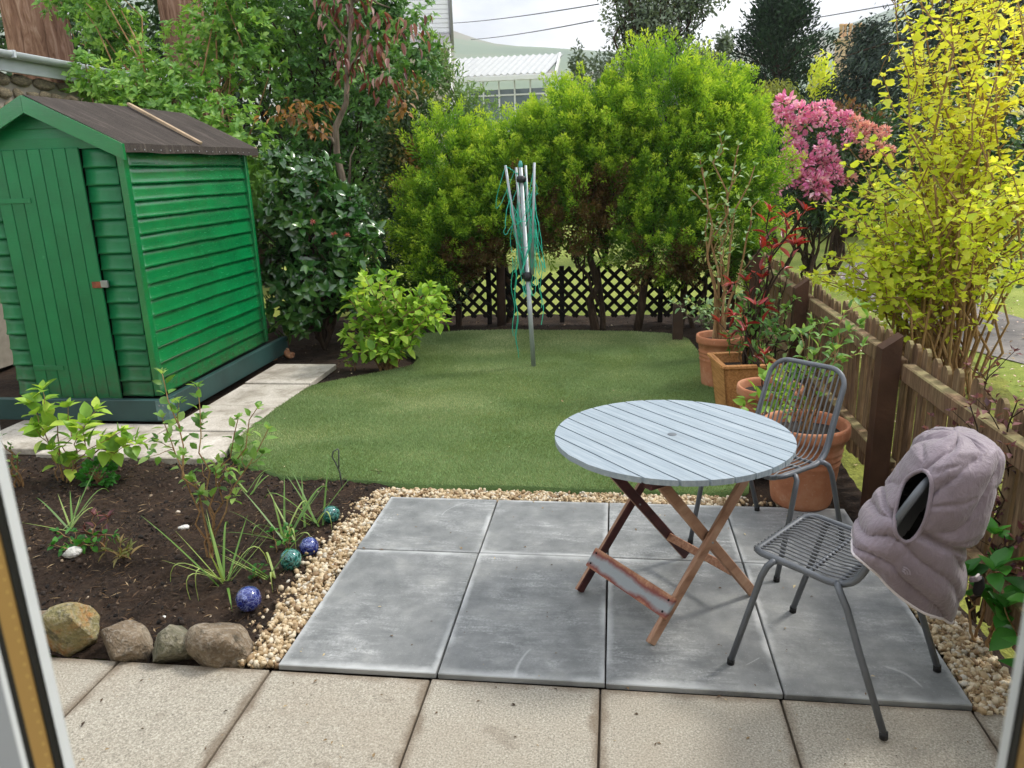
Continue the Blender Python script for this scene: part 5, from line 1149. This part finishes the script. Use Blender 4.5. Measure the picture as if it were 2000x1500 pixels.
D2 = unit(np.c_[N2[:, :2], -.5*np.ones(len(N2))]+rng.normal(size=(len(N2), 3))*.3); foliage(ct, P2, D2, unit(np.c_[N2[:, :2]*.3, np.ones(len(N2))]+rng.normal(size=(len(N2), 3))*.3), rng.uniform(.06, .10, len(P2)), rng.random(len(P2)), leaf_tpl(.46, .1, .15, 'broad'), G_BRONZE, 'leaf', 100, 'lower_crown', 7)

# ---- camellia
cm = bush('camellia', 'glossy dark green camellia beside the shed', 'shrub', (-1.78, 5.2, -.03), [((-1.78, 5.2, 1.50), (.46, .4, .42)), ((-1.98, 5.15, 1.2), (.40, .36, .5)), ((-1.45, 5.2, 1.12), (.34, .36, .45)), ((-1.85, 5.05, .72), (.50, .38, .45)), ((-1.4, 5.15, .66), (.30, .3, .34)), ((-1.98, 4.98, .36), (.30, .26, .26)), ((-2.0, 5.3, 1.85), (.25, .25, .2))], 4000, leaf_tpl(.52, .10, .2, 'broad'), (.085, .13), G_CAM, BK_DK, .02, 300, .7, .6, .0, .6, .55, seed=6, cell=8, nt_=30, whorl=5)
def flower(parent, pos, r, m, n=14, name='flower', face=None, tplf=None):
    pos = np.array(pos); f = unit(np.array(face if face is not None else [0, -1, .4])); P = np.tile(pos, (n, 1)); d = unit(rng.normal(size=(n, 3))+f*.9)
    V, F, T = inst(P-pos, frames(d, unit(f+rng.normal(size=(n, 3))*.3)), np.full(n, r)*rng.uniform(.7, 1.1, n), tplf or leaf_tpl(.3, .15, -.2, 'broad'), rng.random(n))
    o = obj(name, np_mesh(name, V, F, m, T), parent); o.location = Vector(pos)-parent.location; return o
for p in ((-1.62, 4.82, 1.30), (-1.42, 4.82, 1.18), (-1.30, 4.85, 1.16)): flower(cm, p, .042, G_CAMF)
for p in ((-1.12, 6.1, 2.1), (-1.05, 6.1, 1.9), (-.98, 6.1, 1.35)): pass

# ---- hydrangea by the lawn and a seedling
tips = [(-1.20+.92*random.random()*1.0, 4.42+random.uniform(-.25, .25), random.uniform(.45, .98)) for _ in range(22)]
tips = [(x, y, z if abs(x+.8) < .28 else z*.78) for (x, y, z) in tips]+[(-1.2, 4.3, .3), (-.95, 4.2, .2), (-.72, 4.2, .22), (-.85, 4.15, .32), (-.36, 4.4, .66), (-.32, 4.45, .52), (-.45, 4.35, .42)]+[(-.88+.34*math.cos(a), 4.36+.26*math.sin(a), random.uniform(.14, .42)) for a in np.linspace(2.6, 6.6, 11)]
stemmed('hydrangea', 'lime green hydrangea bush at the back left edge of the lawn', 'shrub', (-.88, 4.44, -.02), tips, .008, BK_TAN, BRO, (.08, .125), G_LIME, .05, .36, group='hydrangeas', n_ind=300, spread=.09, lift=.35)
stemmed('hydrangea', 'tiny lime hydrangea shoot at the end of the side path', 'shrub', (-1.18, 4.36, -.02), [(-1.25, 4.33, .10), (-1.12, 4.35, .10), (-1.18, 4.3, .07)], .005, BK_TAN, BRO, (.06, .085), G_LIME, .06, .5, group='hydrangeas', n_ind=60)
# ---- hydrangea and small plants in the left bed
stemmed('hydrangea', 'young yellow green hydrangea in front of the shed', 'shrub', (-2.08, 1.66, -.02), [(-2.13, 1.66, .56), (-2.22, 1.64, .48), (-2.02, 1.70, .44), (-1.80, 1.66, .44), (-1.86, 1.62, .36), (-1.64, 1.62, .32), (-1.55, 1.60, .25), (-1.60, 1.70, .24), (-2.10, 1.60, .20), (-1.98, 1.60, .14), (-2.18, 1.60, .34)], .005, BK_TAN, BRO, (.08, .12), G_LIME, .055, .60, group='hydrangeas', n_ind=240, spread=.05, lift=.25, pair=3)
stemmed('cut_back_shrub', 'cut back straw coloured stems with small green shoots at far left of the bed', 'shrub', (-2.33, 1.55, -.02), [(-2.38, 1.55, .30), (-2.33, 1.56, .24), (-2.28, 1.53, .17), (-2.36, 1.50, .14), (-2.42, 1.55, .20)], .007, BK_TAN, MID, (.03, .05), G_LIGHT, .05, .5, n_ind=90)
bush('low_dome_plant', 'small bright green dome of leaves on the bare soil', 'plant', (-1.83, 1.60, -.02), [((-1.83, 1.60, .05), (.105, .09, .075))], 170, ROUND, (.03, .045), G_BROAD, BK_TAN, .004, 170, .3, .8, .4, .3, .7, parts=('stems', 'foliage'))
# ---- rose
stemmed('rose_bush', 'leggy rose bush with bare arching stems in the bed', 'rose', (-.69, .80, -.02), [(-.83, .86, .88), (-.70, .92, .80), (-.50, .88, .66), (-.42, .92, .70), (-.40, .96, .58), (-.88, .88, .66)], .0055, BK_TAN, leaf_tpl(.6, .1, .18, 'mid'), (.045, .07), G_ROSE, .04, .66, 3, .13, n_ind=300, lift=.25, wob=.04, out=.8, spread=.015)
# ---- strap leaved clumps: every blade a part
def blade_me(l, w, bend, nme):
    n = 8; V = []; F = []
    for i in range(n+1):
        s = i/n; a = bend*s; y = l*math.sin(a)/max(bend, .01)*.9; z = l*(1-.0)*(math.cos(a)*s if bend < 1.2 else s*math.cos(a*.9)); ww = w*(1-.92*s**2.2)
        V += [(-ww/2, y, z+.0), (0, y-.002, z-.0015), (ww/2, y, z)]
    for i in range(n):
        a = i*3; b = a+3; F += [(a, a+1, b+1, b), (a+1, a+2, b+2, b+1)]
    return np_mesh('blade', V, F, G_STRAP, np.full(len(V), nme), smooth=True)
BL = [blade_me(l, w_, b, tt) for (l, w_, b, tt) in ((.30, .014, .5, .3), (.26, .013, .9, .6), (.34, .014, 1.3, .45), (.22, .012, .3, .8), (.32, .013, 1.7, .95), (.28, .015, .7, .15))]
for (x, y, n, s, lab) in ((-.50, .56, 18, 1.0, 'strappy leaved clump at the foot of the rose bush'), (-.40, 1.00, 16, 1.0, 'strappy leaved clump left of the teal ball nearest the lawn'), (-.30, 1.18, 9, .9, 'thin strappy clump close beside the teal ball at the lawn end'), (-.31, .62, 8, .75, 'small strappy clump in front of the darker teal ball'), (-1.60, 1.02, 10, .8, 'strappy leaves lying by the door frame at the left of the bed'), (-.82, 1.45, 6, .6, 'yellowing grassy tuft behind the rose near the side path')):
    t = thing('strappy_plant', lab, 'plant', (x, y, ground_z(x, y)-.005), group='strappy leaved clumps')
    for k in range(n):
        o = obj('blade', BL[random.randrange(6)], t, (random.gauss(0, .018), random.gauss(0, .018), 0)); o.rotation_euler = (random.gauss(0, .12), 0, random.uniform(0, 6.28)); o.scale = (.8, s*random.uniform(.8, 1.35), s*random.uniform(.7, 1.35))
# ---- low plants near the big rock
stemmed('red_tipped_plant', 'low plant with dusky red tips in front of the white stone', 'plant', (-1.28, .82, -.02), [(-1.30, .84, .16), (-1.24, .86, .14), (-1.33, .80, .10)], .005, BK_TAN, leaf_tpl(.24, .1, .2, 'broad'), (.055, .085), G_PURP, .035, .5, n_ind=60)
stemmed('rosette_plant', 'olive rosette plant spreading on the dark soil', 'plant', (-1.10, .74, -.02), [(-1.12, .76, .06), (-1.06, .72, .05), (-1.08, .68, .035), (-1.16, .70, .05)], .004, BK_TAN, leaf_tpl(.26, .1, .2, 'broad'), (.05, .08), leafmat('olive_leaf', [(0, (86, 96, 48)), (.5, (124, 128, 70)), (1, (150, 122, 82))], .5, .3, .3), .022, .4, n_ind=90)
stemmed('ground_cover_plant', 'low fresh green plant beside the door frame', 'plant', (-1.40, .80, -.02), [(-1.5, .82, .08), (-1.42, .84, .07), (-1.32, .78, .06), (-1.46, .74, .05), (-1.38, .70, .05), (-1.25, .74, .06), (-1.18, .80, .08)], .004, BK_TAN, ROUND, (.028, .045), G_BROAD, .03, .3, n_ind=150)
stemmed('ground_cover_plant', 'tuft of small green leaves before the darker teal ball', 'plant', (-.36, .63, -.02), [(-.38, .6, .05), (-.34, .62, .05), (-.36, .58, .04)], .003, BK_TAN, ROUND, (.02, .03), G_BROAD, .02, .3, n_ind=40)
stemmed('ground_cover_plant', 'tuft of small green leaves beside the blue ball between the teal balls', 'plant', (-.36, .90, -.02), [(-.40, .88, .09), (-.34, .92, .10), (-.32, .86, .07)], .003, BK_TAN, ROUND, (.025, .04), G_BROAD, .03, .4, n_ind=40)
# ---- golden conifer hedge
def conifer(label, base, clumps, trunks, nplume, brown=None, seed=0, tl=(.25, .55)):
    t = thing('golden_conifer', label, 'conifer', base, group='golden conifers in the hedge'); rs = np.random.default_rng(seed)
    c = np.array([k[0] for k in clumps]); r = np.array([k[1] for k in clumps], float); wgt = r.prod(1)**(2/3); ci = rs.choice(len(c), nplume, p=wgt/wgt.sum()); d = unit(rs.normal(size=(nplume, 3))); d[:, 1] -= .25; d = unit(d)
    A = c[ci]+d*r[ci]*(.62+.38*rs.random(nplume)**.5)[:, None]*(.82+.36*fbm(d+ci[:, None]*5., 2.4, 3, seed))[:, None]; outw = unit(d/r[ci])
    pd = unit(outw*.75+np.array([0, -.05, .62])+rs.normal(size=(nplume, 3))*.28); L_ = rs.uniform(.20, .46, nplume); ptint = rs.random(nplume)
    nplume_ = nplume; k = 150; n = nplume*k; pi = np.repeat(np.arange(nplume), k); s = rs.random(n)**.85; ax = pd[pi]; rnd = unit(np.cross(ax, rs.normal(size=(n, 3)))); rad = (.30*L_[pi]*(1-.8*s))*rs.random(n)**.5
    side = unit(np.cross(ax, [0.2, .1, 1.])); flat = rnd-side*(np.einsum('ij,ij->i', rnd, unit(np.cross(ax, side)))[:, None]*0)
    P = A[pi]+ax*(s*L_[pi])[:, None]+flat*rad[:, None]-ax*.04; D = unit(ax*.75+rnd*.65+rs.normal(size=(n, 3))*.25+np.array([0, 0, .1])); S = rs.uniform(.028, .06, n)*(1.1-.4*s)
    tt = .14+.26*ptint[pi]+.46*s*s+.16*rs.random(n)
    zrel = (P[:, 2]-c[:, 2].min())/max(.1, np.ptp(c[:, 2])+.6); tt += .12*(zrel-.45)
    if brown is not None:
        for (bc, br) in brown:
            br = np.array(br)*.8
            q_ = np.linalg.norm((A-np.array(bc))/np.array(br), axis=1); bk = (q_ < 1) & (rs.random(nplume) < .8); tt = np.where(bk[pi], .10*rs.random(n), tt)
    foliage(t, P, D, unit(rs.normal(size=(n, 3))+np.array([0, 0, .6])), S, tt.clip(0, 1), SPRAY, G_CONI, 'spray', 0, 'crown')
    for (b, tip, r_) in trunks:
        p = path(b, tip, 9, .2, .05); MB().tube(p, taper(9, r_, r_*.4), 9, caps=False).build('trunk', BK_DK, t)
    mb = MB()
    for _ in range(26):
        b, tip, r_ = trunks[rs.integers(len(trunks))]; f = rs.uniform(.35, .95); q = np.array(b)+(np.array(tip)-np.array(b))*f; j = rs.integers(nplume); mb.tube(path(q, A[j], 6, .1, .06), taper(6, .012, .004), 5, caps=False)
    mb.build('branches', BK_DK, t); return t
conifer('golden conifer at the left end of the hedge beside the camellia', (-.62, 6.45, -.03), [((-.62, 6.25, 1.62), (.30, .34, .62)), ((-.72, 6.2, 1.15), (.40, .38, .42)), ((-.42, 6.2, .95), (.34, .34, .34)), ((-.35, 6.3, 1.45), (.28, .3, .42)), ((-.75, 6.1, .72), (.32, .3, .34)), ((-.15, 6.15, 1.2), (.3, .3, .45))], [((-.60, 6.5, -.05), (-.6, 6.3, 1.9), .035), ((-.62, 6.5, -.05), (-.4, 6.3, 1.5), .025)], 460, [((-.35, 6.0, .75), (.4, .4, .25))], 1)
conifer('golden conifer behind the rotary airer left of centre', (.15, 6.55, -.03), [((.14, 6.35, 1.62), (.40, .4, .58)), ((.40, 6.3, 1.35), (.42, .4, .45)), ((-.05, 6.3, 1.25), (.36, .36, .4)), ((-.2, 6.35, 1.55), (.28, .3, .36))], [((-.02, 6.6, -.05), (.1, 6.4, 2.1), .045), ((.0, 6.6, .2), (.4, 6.3, 1.5), .03)], 480, [((.4, 6.0, 1.15), (.5, .4, .5)), ((.1, 6.1, .95), (.5, .4, .2))], 2)
conifer('golden conifer in the middle of the hedge behind the airer', (1.0, 6.45, -.03), [((.62, 6.3, 1.75), (.42, .4, .55)), ((.8, 6.35, 2.05), (.38, .4, .5)), ((1.05, 6.3, 1.6), (.42, .42, .5)), ((.85, 6.2, 1.15), (.42, .38, .4)), ((1.15, 6.3, 2.1), (.34, .36, .45))], [((1.02, 6.2, -.05), (.95, 6.35, 2.2), .05), ((1.10, 6.25, -.05), (1.2, 6.3, 1.9), .035), ((1.05, 6.2, .25), (.6, 6.25, 1.0), .02)], 520, [((.75, 5.95, .95), (.45, .4, .3)), ((1.05, 6.0, 1.35), (.28, .4, .4))], 3)
conifer('broad golden conifer at the right end of the hedge', (1.75, 6.4, -.03), [((1.75, 6.3, 2.25), (.46, .45, .55)), ((2.15, 6.25, 1.85), (.50, .45, .55)), ((1.6, 6.2, 1.55), (.46, .42, .5)), ((2.45, 6.25, 1.55), (.42, .4, .5)), ((1.75, 6.05, .98), (.50, .38, .42)), ((2.25, 6.1, 1.0), (.45, .38, .45)), ((2.3, 6.3, 2.15), (.3, .3, .42))], [((1.48, 6.15, -.05), (1.75, 6.3, 2.2), .05), ((1.95, 6.3, -.05), (2.2, 6.25, 1.8), .045), ((2.1, 6.3, -.05), (2.4, 6.25, 1.5), .03)], 860, [((1.7, 5.8, .72), (.4, .3, .22)), ((2.2, 5.85, .7), (.4, .3, .2))], 4)

# ---- plants in the pots
stemmed('potted_rose', 'tall sparse climbing rose growing from the far terracotta pot', 'rose', (2.06, 3.80, .35), [(1.84, 3.68, 1.78), (1.98, 3.7, 1.92), (2.12, 3.72, 1.85), (2.25, 3.76, 1.70), (1.78, 3.66, 1.55), (2.30, 3.8, 1.45), (2.02, 3.7, 1.2)], .012, BK_TAN, MID, (.05, .075), G_PALE, .07, .62, 2, .20, n_ind=260, lift=.5, wob=.05, spread=.06)
stemmed('red_leaved_shrub', 'leggy shrub with bright red young leaves in the wooden planter', 'shrub', (2.14, 3.02, .34), [(2.22, 2.95, 1.42), (2.32, 2.92, 1.38), (2.44, 2.95, 1.42), (2.24, 2.9, 1.18), (2.40, 2.98, 1.20), (2.08, 2.86, .98)], .011, BK_DK, leaf_tpl(.24, .14, .15, 'broad'), (.075, .12), G_RED, .055, .82, 1, .12, n_ind=160, lift=.4, wob=.05, out=.8, up=.35)
bush('bushy_potted_plant', 'dense mid green leaves filling the wooden planter', 'plant', (2.13, 3.06, .34), [((2.18, 3.05, .60), (.20, .18, .22)), ((2.2, 3.1, .72), (.14, .14, .14))], 300, MID, (.04, .07), G_MID, BK_TAN, .006, 300, .7, .6, .2, .6, parts=('stems', 'foliage'))
stemmed('red_shoot_plant', 'red and pink shoots leaning out over the far pots', 'plant', (2.17, 2.42, .33), [(1.98, 2.62, .80), (2.03, 2.6, .70), (1.90, 2.7, .74), (2.12, 2.3, .62), (2.1, 2.55, .88)], .006, BK_DK, leaf_tpl(.24, .14, .15, 'broad'), (.07, .115), G_RED, .06, .78, n_ind=60, lift=.3, up=.3)
bush('potted_seedling', 'fresh green leaves in the small pot behind the chair', 'plant', (2.10, 2.04, .25), [((2.08, 2.0, .40), (.12, .1, .10)), ((2.2, 2.1, .5), (.12, .1, .10))], 70, BRO, (.05, .085), G_LIME, BK_TAN, .004, 70, .7, .6, .2, .5, parts=('stems', 'foliage'))
stemmed('potted_shrub', 'thin stemmed green shrub in the largest pot behind the chair', 'shrub', (2.22, 1.62, .38), [(2.12, 1.66, .70), (2.28, 1.62, .95), (2.40, 1.66, .90), (2.46, 1.72, 1.02), (2.18, 1.7, .88), (2.34, 1.56, .78), (2.08, 1.6, .58), (2.5, 1.75, .8)], .006, BK_TAN, MID, (.05, .085), G_ROSE, .06, .5, 1, .12, n_ind=120, lift=.4, out=.8)
stemmed('pale_leaved_shrub', 'low pale leaved shrub reaching over the far corner of the lawn', 'shrub', (2.22, 4.75, -.02), [(1.74, 4.55, .55), (1.86, 4.5, .58), (2.0, 4.55, .56), (1.95, 4.6, .48), (2.1, 4.6, .5), (2.2, 4.6, .6)], .007, BK_GREY, MID, (.05, .08), G_PALE, .045, .55, 1, .12, n_ind=140)
stemmed('fence_shrub', 'green leaved twigs threading through the pickets', 'shrub', (2.45, 3.9, -.02), [(2.5, 3.6, .9), (2.55, 4.1, 1.0), (2.42, 3.9, .7), (2.5, 4.5, .85), (2.48, 3.2, .8), (2.5, 2.6, .75), (2.52, 2.3, .6)], .008, BK_DK, MID, (.04, .07), G_ROSE, .07, .45, 2, .2, n_ind=160)

# ---- large leaved plants and purple sprigs along the near fence
for (x, y, s, lab) in ((2.60, .36, .95, 'broad leaved green plant under the padded hood by the fence'), (2.63, .12, 1.0, 'broad leaved green plant beside the door frame at lower right'), (2.64, -.10, .9, 'broad leaved green plant at the very corner of the fence')):
    stemmed('broad_leaved_plant', lab, 'plant', (x, y, -.03), [(x-.05, y-.08, .36*s), (x+.0, y+.05, .44*s), (x-.08, y+.06, .26*s), (x-.02, y-.14, .22*s)], .006, BK_TAN, BRO, (.09, .14), G_BROAD, .12, .75, group='broad leaved plants by the fence', n_ind=60, out=1.0)
stemmed('purple_sprig', 'dusky purple twiggy shrub growing through the near pickets', 'shrub', (2.70, .62, -.05), [(2.52, .55, .86), (2.60, .40, .92), (2.66, .75, .98), (2.54, .30, .80), (2.72, .2, 1.0), (2.50, .85, .66), (2.6, .05, .7), (2.56, -.05, .5), (2.66, .95, .75)], .006, BK_DK, LO, (.025, .042), G_PURP, .03, .45, 3, .16, n_ind=200)

# ---- golden shrub over the fence
tips = []
for k in range(50):
    a = random.uniform(0, 6.28); rr_ = random.uniform(.15, 1.0); z = random.uniform(1.0, 3.5); x = 3.95+rr_*.95*math.cos(a)*(.6+.25*z/2); y = 4.3+rr_*.9*math.sin(a); tips.append((x, y, z))
for k in range(34): tips.append((random.uniform(2.80, 3.4), random.uniform(3.6, 4.5), random.uniform(.7, 1.75)))
for k in range(12): tips.append((random.uniform(3.5, 4.4), random.uniform(2.6, 3.4), random.uniform(.6, 1.9)))
tips += [(3.18, 4.0, 2.9), (3.25, 4.1, 3.1), (3.35, 4.0, 2.6), (3.15, 3.95, 2.3), (3.45, 4.0, 3.3), (3.6, 3.9, 3.4)]
gs = thing('golden_shrub', 'tall golden yellow leaved shrub beyond the picket fence', 'shrub', (3.9, 4.3, -.12)); ps = []
for tp in tips:
    b = (3.9+random.uniform(-.28, .28), 4.3+random.uniform(-.4, .4), -.15); p = path(b, tp, 9, .42, .05); ps.append(p)
    MB().tube(p, taper(9, random.uniform(.008, .016), .003), 6, caps=False).build('stem', BK_TAN, gs)
tw = [p for p in ps]; mb = MB()
for p in ps:
    for k in range(6):
        s = random.uniform(.45, .98); q, d = along(p, np.array([s])); dv = unit(d[0]*.7+rng.normal(size=3)*.7+np.array([0, 0, .15])); pp_ = path(q[0], q[0]+dv*random.uniform(.12, .34), 5, .1, .05); tw.append(pp_); mb.tube(pp_, taper(5, .004, .002), 4, caps=False)
stuff(mb.build('twigs', BK_TAN, gs))
P, D, Nn, S = twigleaves(tw, .075, (.032, .080), .42, 2, .9, .05, .15); tt = (.30*(P[:, 2]/3.0)+.35*rng.random(len(P))+.40*fbm(P, 2.2, 3, 77)+.1*(P[:, 0]-3.4)+.12).clip(0, 1)
foliage(gs, P, D, Nn, S, tt, MAP, G_GOLD, 'leaf', 300, 'crown', 10)
bush('dark_shrub', 'dark leafy shrub behind the golden shrub with white blossom', 'shrub', (5.3, 7.2, -.15), [((5.2, 7.0, 1.0), (.6, .5, .8)), ((5.7, 6.8, 1.2), (.6, .5, .9)), ((5.2, 7.2, 2.0), (.6, .5, .6))], 2600, MID, (.06, .10), G_DARK, BK_DK, .03, 0, .7, seed=11)
ws = [o for o in C.objects if o.name.startswith('dark_shrub')][-1]
for k in range(26): flower(ws, (random.uniform(4.75, 5.6), 6.35+random.uniform(0, .2), random.uniform(.4, 2.5)), random.uniform(.06, .1), G_WHITE, 16, 'blossom')

# ---- rhododendron
rc = [((3.62, 9.0, 1.35), (.42, .4, .45)), ((3.75, 9.1, 2.05), (.45, .4, .38)), ((4.25, 9.1, 1.75), (.5, .45, .5)), ((4.15, 9.0, 1.15), (.5, .4, .35)), ((4.65, 9.2, 1.95), (.42, .4, .42)), ((4.8, 9.2, 1.45), (.4, .4, .45))]
rh = bush('rhododendron', 'pink flowering rhododendron on the lawn beyond the fence', 'shrub', (4.0, 9.3, -.15), rc, 3800, leaf_tpl(.3, .1, .2, 'mid'), (.09, .14), G_DARK, BK_DK, .022, 0, .6, .8, .1, .5, seed=8, nt_=6)
TR = leaf_tpl(.55, .25, -.25, 'mid')
def truss(pos, r, m):
    n = 70; d = unit(rng.normal(size=(n, 3))+np.array([0, -.3, .35])); P = np.array(pos)+d*r*.55; V, F, T = inst(P-np.array(pos), frames(unit(d+rng.normal(size=(n, 3))*.35), unit(rng.normal(size=(n, 3)))), rng.uniform(.4, .6, n)*r, TR, rng.random(n))
    o = obj('flower_truss', np_mesh('flower_truss', V, F, m, T), rh); o.location = Vector(pos)-rh.location
def at_px(x, y, Y):
    d = CF+(x-1000)/F_PX*CR+(750-y)/F_PX*CU; return CAM+d*(Y-CAM[1])/d[1]
for (x, y, s) in ((1535, 205, 24), (1560, 222, 22), (1612, 212, 17), (1575, 240, 20), (1598, 232, 16), (1545, 275, 19), (1560, 290, 18), (1570, 318, 23), (1555, 325, 20), (1592, 322, 18), (1616, 300, 19), (1625, 318, 17), (1520, 345, 20), (1515, 370, 15), (1575, 352, 18), (1595, 362, 27), (1612, 345, 18), (1560, 355, 15), (1640, 235, 17), (1625, 250, 13), (1655, 265, 12), (1670, 240, 15), (1700, 255, 14), (1720, 270, 13), (1660, 350, 14), (1640, 352, 12), (1690, 300, 12), (1735, 295, 13), (1585, 375, 16), (1548, 240, 15), (1530, 310, 10), (1605, 268, 9), (1650, 285, 8), (1680, 270, 15), (1710, 290, 14), (1690, 250, 14), (1728, 258, 13), (1655, 230, 14), (1605, 290, 16), (1540, 300, 14), (1530, 225, 18), (1590, 215, 14), (1630, 335, 16), (1535, 355, 16), (1525, 330, 14), (1610, 380, 15)):
    p = at_px(x, y, 8.62+random.uniform(-.12, .12)); truss(p, s/F_PX*11.2, G_PINK if x < 1660 else G_PPINK)
for x in (3.5, 3.75): MB().tube(path((x+.1, 9.2, -.2), (x+.3, 9.1, 1.2), 7, .2, .12), taper(7, .04, .02), 8).build('trunk', BK_DK, rh)

# ---- far trees
bush('grey_leaved_tree', 'tall grey green tree standing behind the conifer hedge', 'tree', (1.8, 14.5, -.2), [((1.2, 14.5, 3.3), (.8, .7, .7)), ((2.3, 14.5, 3.5), (.9, .8, .8)), ((1.9, 14.5, 4.5), (1.0, .8, .75)), ((3.0, 14.3, 3.4), (.5, .5, .5)), ((2.7, 14.5, 4.9), (.7, .6, .5)), ((.45, 14.4, 3.5), (.2, .25, .6)), ((1.5, 14.5, 5.4), (.8, .7, .7)), ((2.6, 14.3, 5.4), (.6, .5, .5)), ((1.9, 14.4, 2.4), (1.0, .7, .6)), ((.8, 14.4, 2.8), (.5, .4, .4)), ((3.3, 14.2, 3.9), (.18, .2, .3))], 30000, LO, (.06, .11), G_GREY, BK_DK, .05, 0, .95, .5, .3, .8, nt_=60, seed=12)
def darkcon(label, base, h, r, m, n, seed, droop=0.0, zlo=.1, sz=(.13, .24), cone=1.0):
    t = thing('dark_conifer', label, 'conifer', base, group='dark conifers beyond the garden'); rs = np.random.default_rng(seed); b = np.array(base)
    MB().tube([b, b+[0, 0, h*.5], b+[0, 0, h*.96]], [r*.14, r*.09, .02], 8).build('trunk', BK_DK, t)
    nb_ = 170; z = zlo+(1-zlo)*rs.random(nb_)**.8; rad = r*np.minimum(1, (1-z)*1.5*cone+.12)*(.75+.5*rs.random(nb_)); a = rs.uniform(0, 6.28, nb_); tip = b+np.stack([np.cos(a)*rad, np.sin(a)*rad, h*z+rad*(.25-droop)], -1); root = b+np.stack([0*a, 0*a, h*z-.05*h], -1)
    mb = MB()
    for i in range(0, nb_, 2): mb.tube([root[i], (root[i]+tip[i])/2+[0, 0, .05], tip[i]], [.03, .02, .008], 4, caps=False)
    mb.build('boughs', BK_DK, t); bi = rs.integers(nb_, size=n); s = rs.random(n)**.55; P = root[bi]+(tip[bi]-root[bi])*s[:, None]+rs.normal(size=(n, 3))*r*.10+np.array([0, 0, -1.])*(droop*.5*rs.random(n))[:, None]
    D = unit((tip-root)[bi])*.8+rs.normal(size=(n, 3))*.5+np.array([0, 0, .35-1.8*droop]); foliage(t, P, unit(D), unit(rs.normal(size=(n, 3))), rs.uniform(*sz, n), (.6*rs.random(n)+.4*rs.random(nb_)[bi]), SPRAY, m, 'spray', 0, 'crown')
darkcon('dense dark green conifer behind the pink rhododendron', (5.75, 22, -.2), 6.7, 1.45, G_YEW, 28000, 1, 0, .05, (.10, .19), 1.7)
darkcon('dark weeping conifer left of the golden shrub', (7.0, 18, -.2), 5.0, 1.25, G_YEW2, 20000, 2, .5, .05, (.08, .15), cone=1.6)
darkcon('tall dark drooping conifer behind the golden shrub', (8.4, 15.5, -.2), 7.2, 2.4, G_YEW2, 26000, 3, .6, .25, (.09, .17), cone=1.6)
bush('laburnum', 'narrow yellow flowering tree between the two dark conifers', 'tree', (6.65, 20, -.2), [((6.55, 20, 3.7), (.34, .4, .75)), ((6.9, 20, 3.1), (.4, .4, .6)), ((6.45, 20, 2.6), (.4, .4, .6))], 1600, LO, (.08, .15), G_GOLD, BK_DK, .05, 0, .8, .3, -.8, .5, tvar=(.4, 1), seed=14)
bush('weeping_tree', 'small olive weeping tree in front of the dense dark conifer', 'tree', (4.1, 13, -.2), [((4.1, 13, 2.85), (.42, .4, .3)), ((3.85, 13, 2.4), (.35, .35, .5)), ((4.4, 13, 2.4), (.35, .35, .5))], 2400, LON, (.08, .14), leafmat('olive_weeping_leaf', [(0, (84, 104, 40)), (.5, (124, 136, 56)), (1, (160, 160, 84))], .5, .35, .3), BK_DK, .04, 0, .6, .3, -.9, .4, seed=15)
bush('red_brown_shrub', 'red brown leaved shrub behind the rhododendron', 'shrub', (4.8, 11, -.2), [((4.75, 11, 2.3), (.4, .4, .32)), ((5.2, 11, 2.1), (.4, .4, .35)), ((4.9, 11, 1.6), (.6, .5, .6))], 1500, LO, (.06, .10), leafmat('red_brown_leaf', [(0, (88, 52, 40)), (.5, (122, 84, 58)), (1, (108, 116, 66))], .5, .3, .3), BK_DK, .03, 0, .7, seed=16)
bt = thing('bare_tree', 'pale leafless tree beside the grey green tree', 'tree', (4.6, 24, -.2)); MB().tube([(4.6, 24, -.2), (4.6, 24, 3.2)], [.12, .08], 8).build('trunk', BK_GREY, bt); mb = MB()
for k in range(50):
    a = random.uniform(0, 6.28); e = (4.6+math.cos(a)*random.uniform(.1, 1.0), 24+math.sin(a)*.6, random.uniform(3.8, 5.6)); mb.tube(path((4.6, 24, random.uniform(2.5, 3.2)), e, 6, .3, .08), taper(6, .022, .006), 4, caps=False)
stuff(mb.build('twigs', BK_GREY, bt))
# a far belt of trees that reads as one mass
cl = [((x+random.uniform(-1, 1), 48+random.uniform(-5, 8), random.uniform(.6, 1.6)), (random.uniform(1.8, 3), 1.6, random.uniform(1.2, 2.2))) for x in np.arange(-40, 60, 2.6)]
P, Nrm, ci = blobs(cl, 16000, .5, 20); P = P[P[:, 2] > -.2]; Nrm = unit(rng.normal(size=P.shape)); V, F, T = inst(P, frames(Nrm, unit(rng.normal(size=P.shape))), rng.uniform(.3, .6, len(P)), LO, rng.random(len(P)))
stuff(tag(obj('far_wood', np_mesh('far_wood', V, F, G_MID, T)), 'distant belt of trees and hedges beyond the neighbouring gardens', 'trees'))

# ================================================================== haze in the air
hz = MB().box((200, 1200, 179), (5200, 3000, 362)).build('haze', None); stuff(tag(hz, 'thin pale haze hanging over the distant hills', 'haze'))
hm = bpy.data.materials.new('haze'); hm.use_nodes = True; t_ = hm.node_tree; t_.nodes.clear(); pv = t_.nodes.new('ShaderNodeVolumePrincipled'); pv.inputs['Color'].default_value = (.93, .95, .98, 1); pv.inputs['Density'].default_value = .0006; pv.inputs['Anisotropy'].default_value = .2
mo = t_.nodes.new('ShaderNodeOutputMaterial'); t_.links.new(pv.outputs[0], mo.inputs['Volume']); hz.data.materials.append(hm)
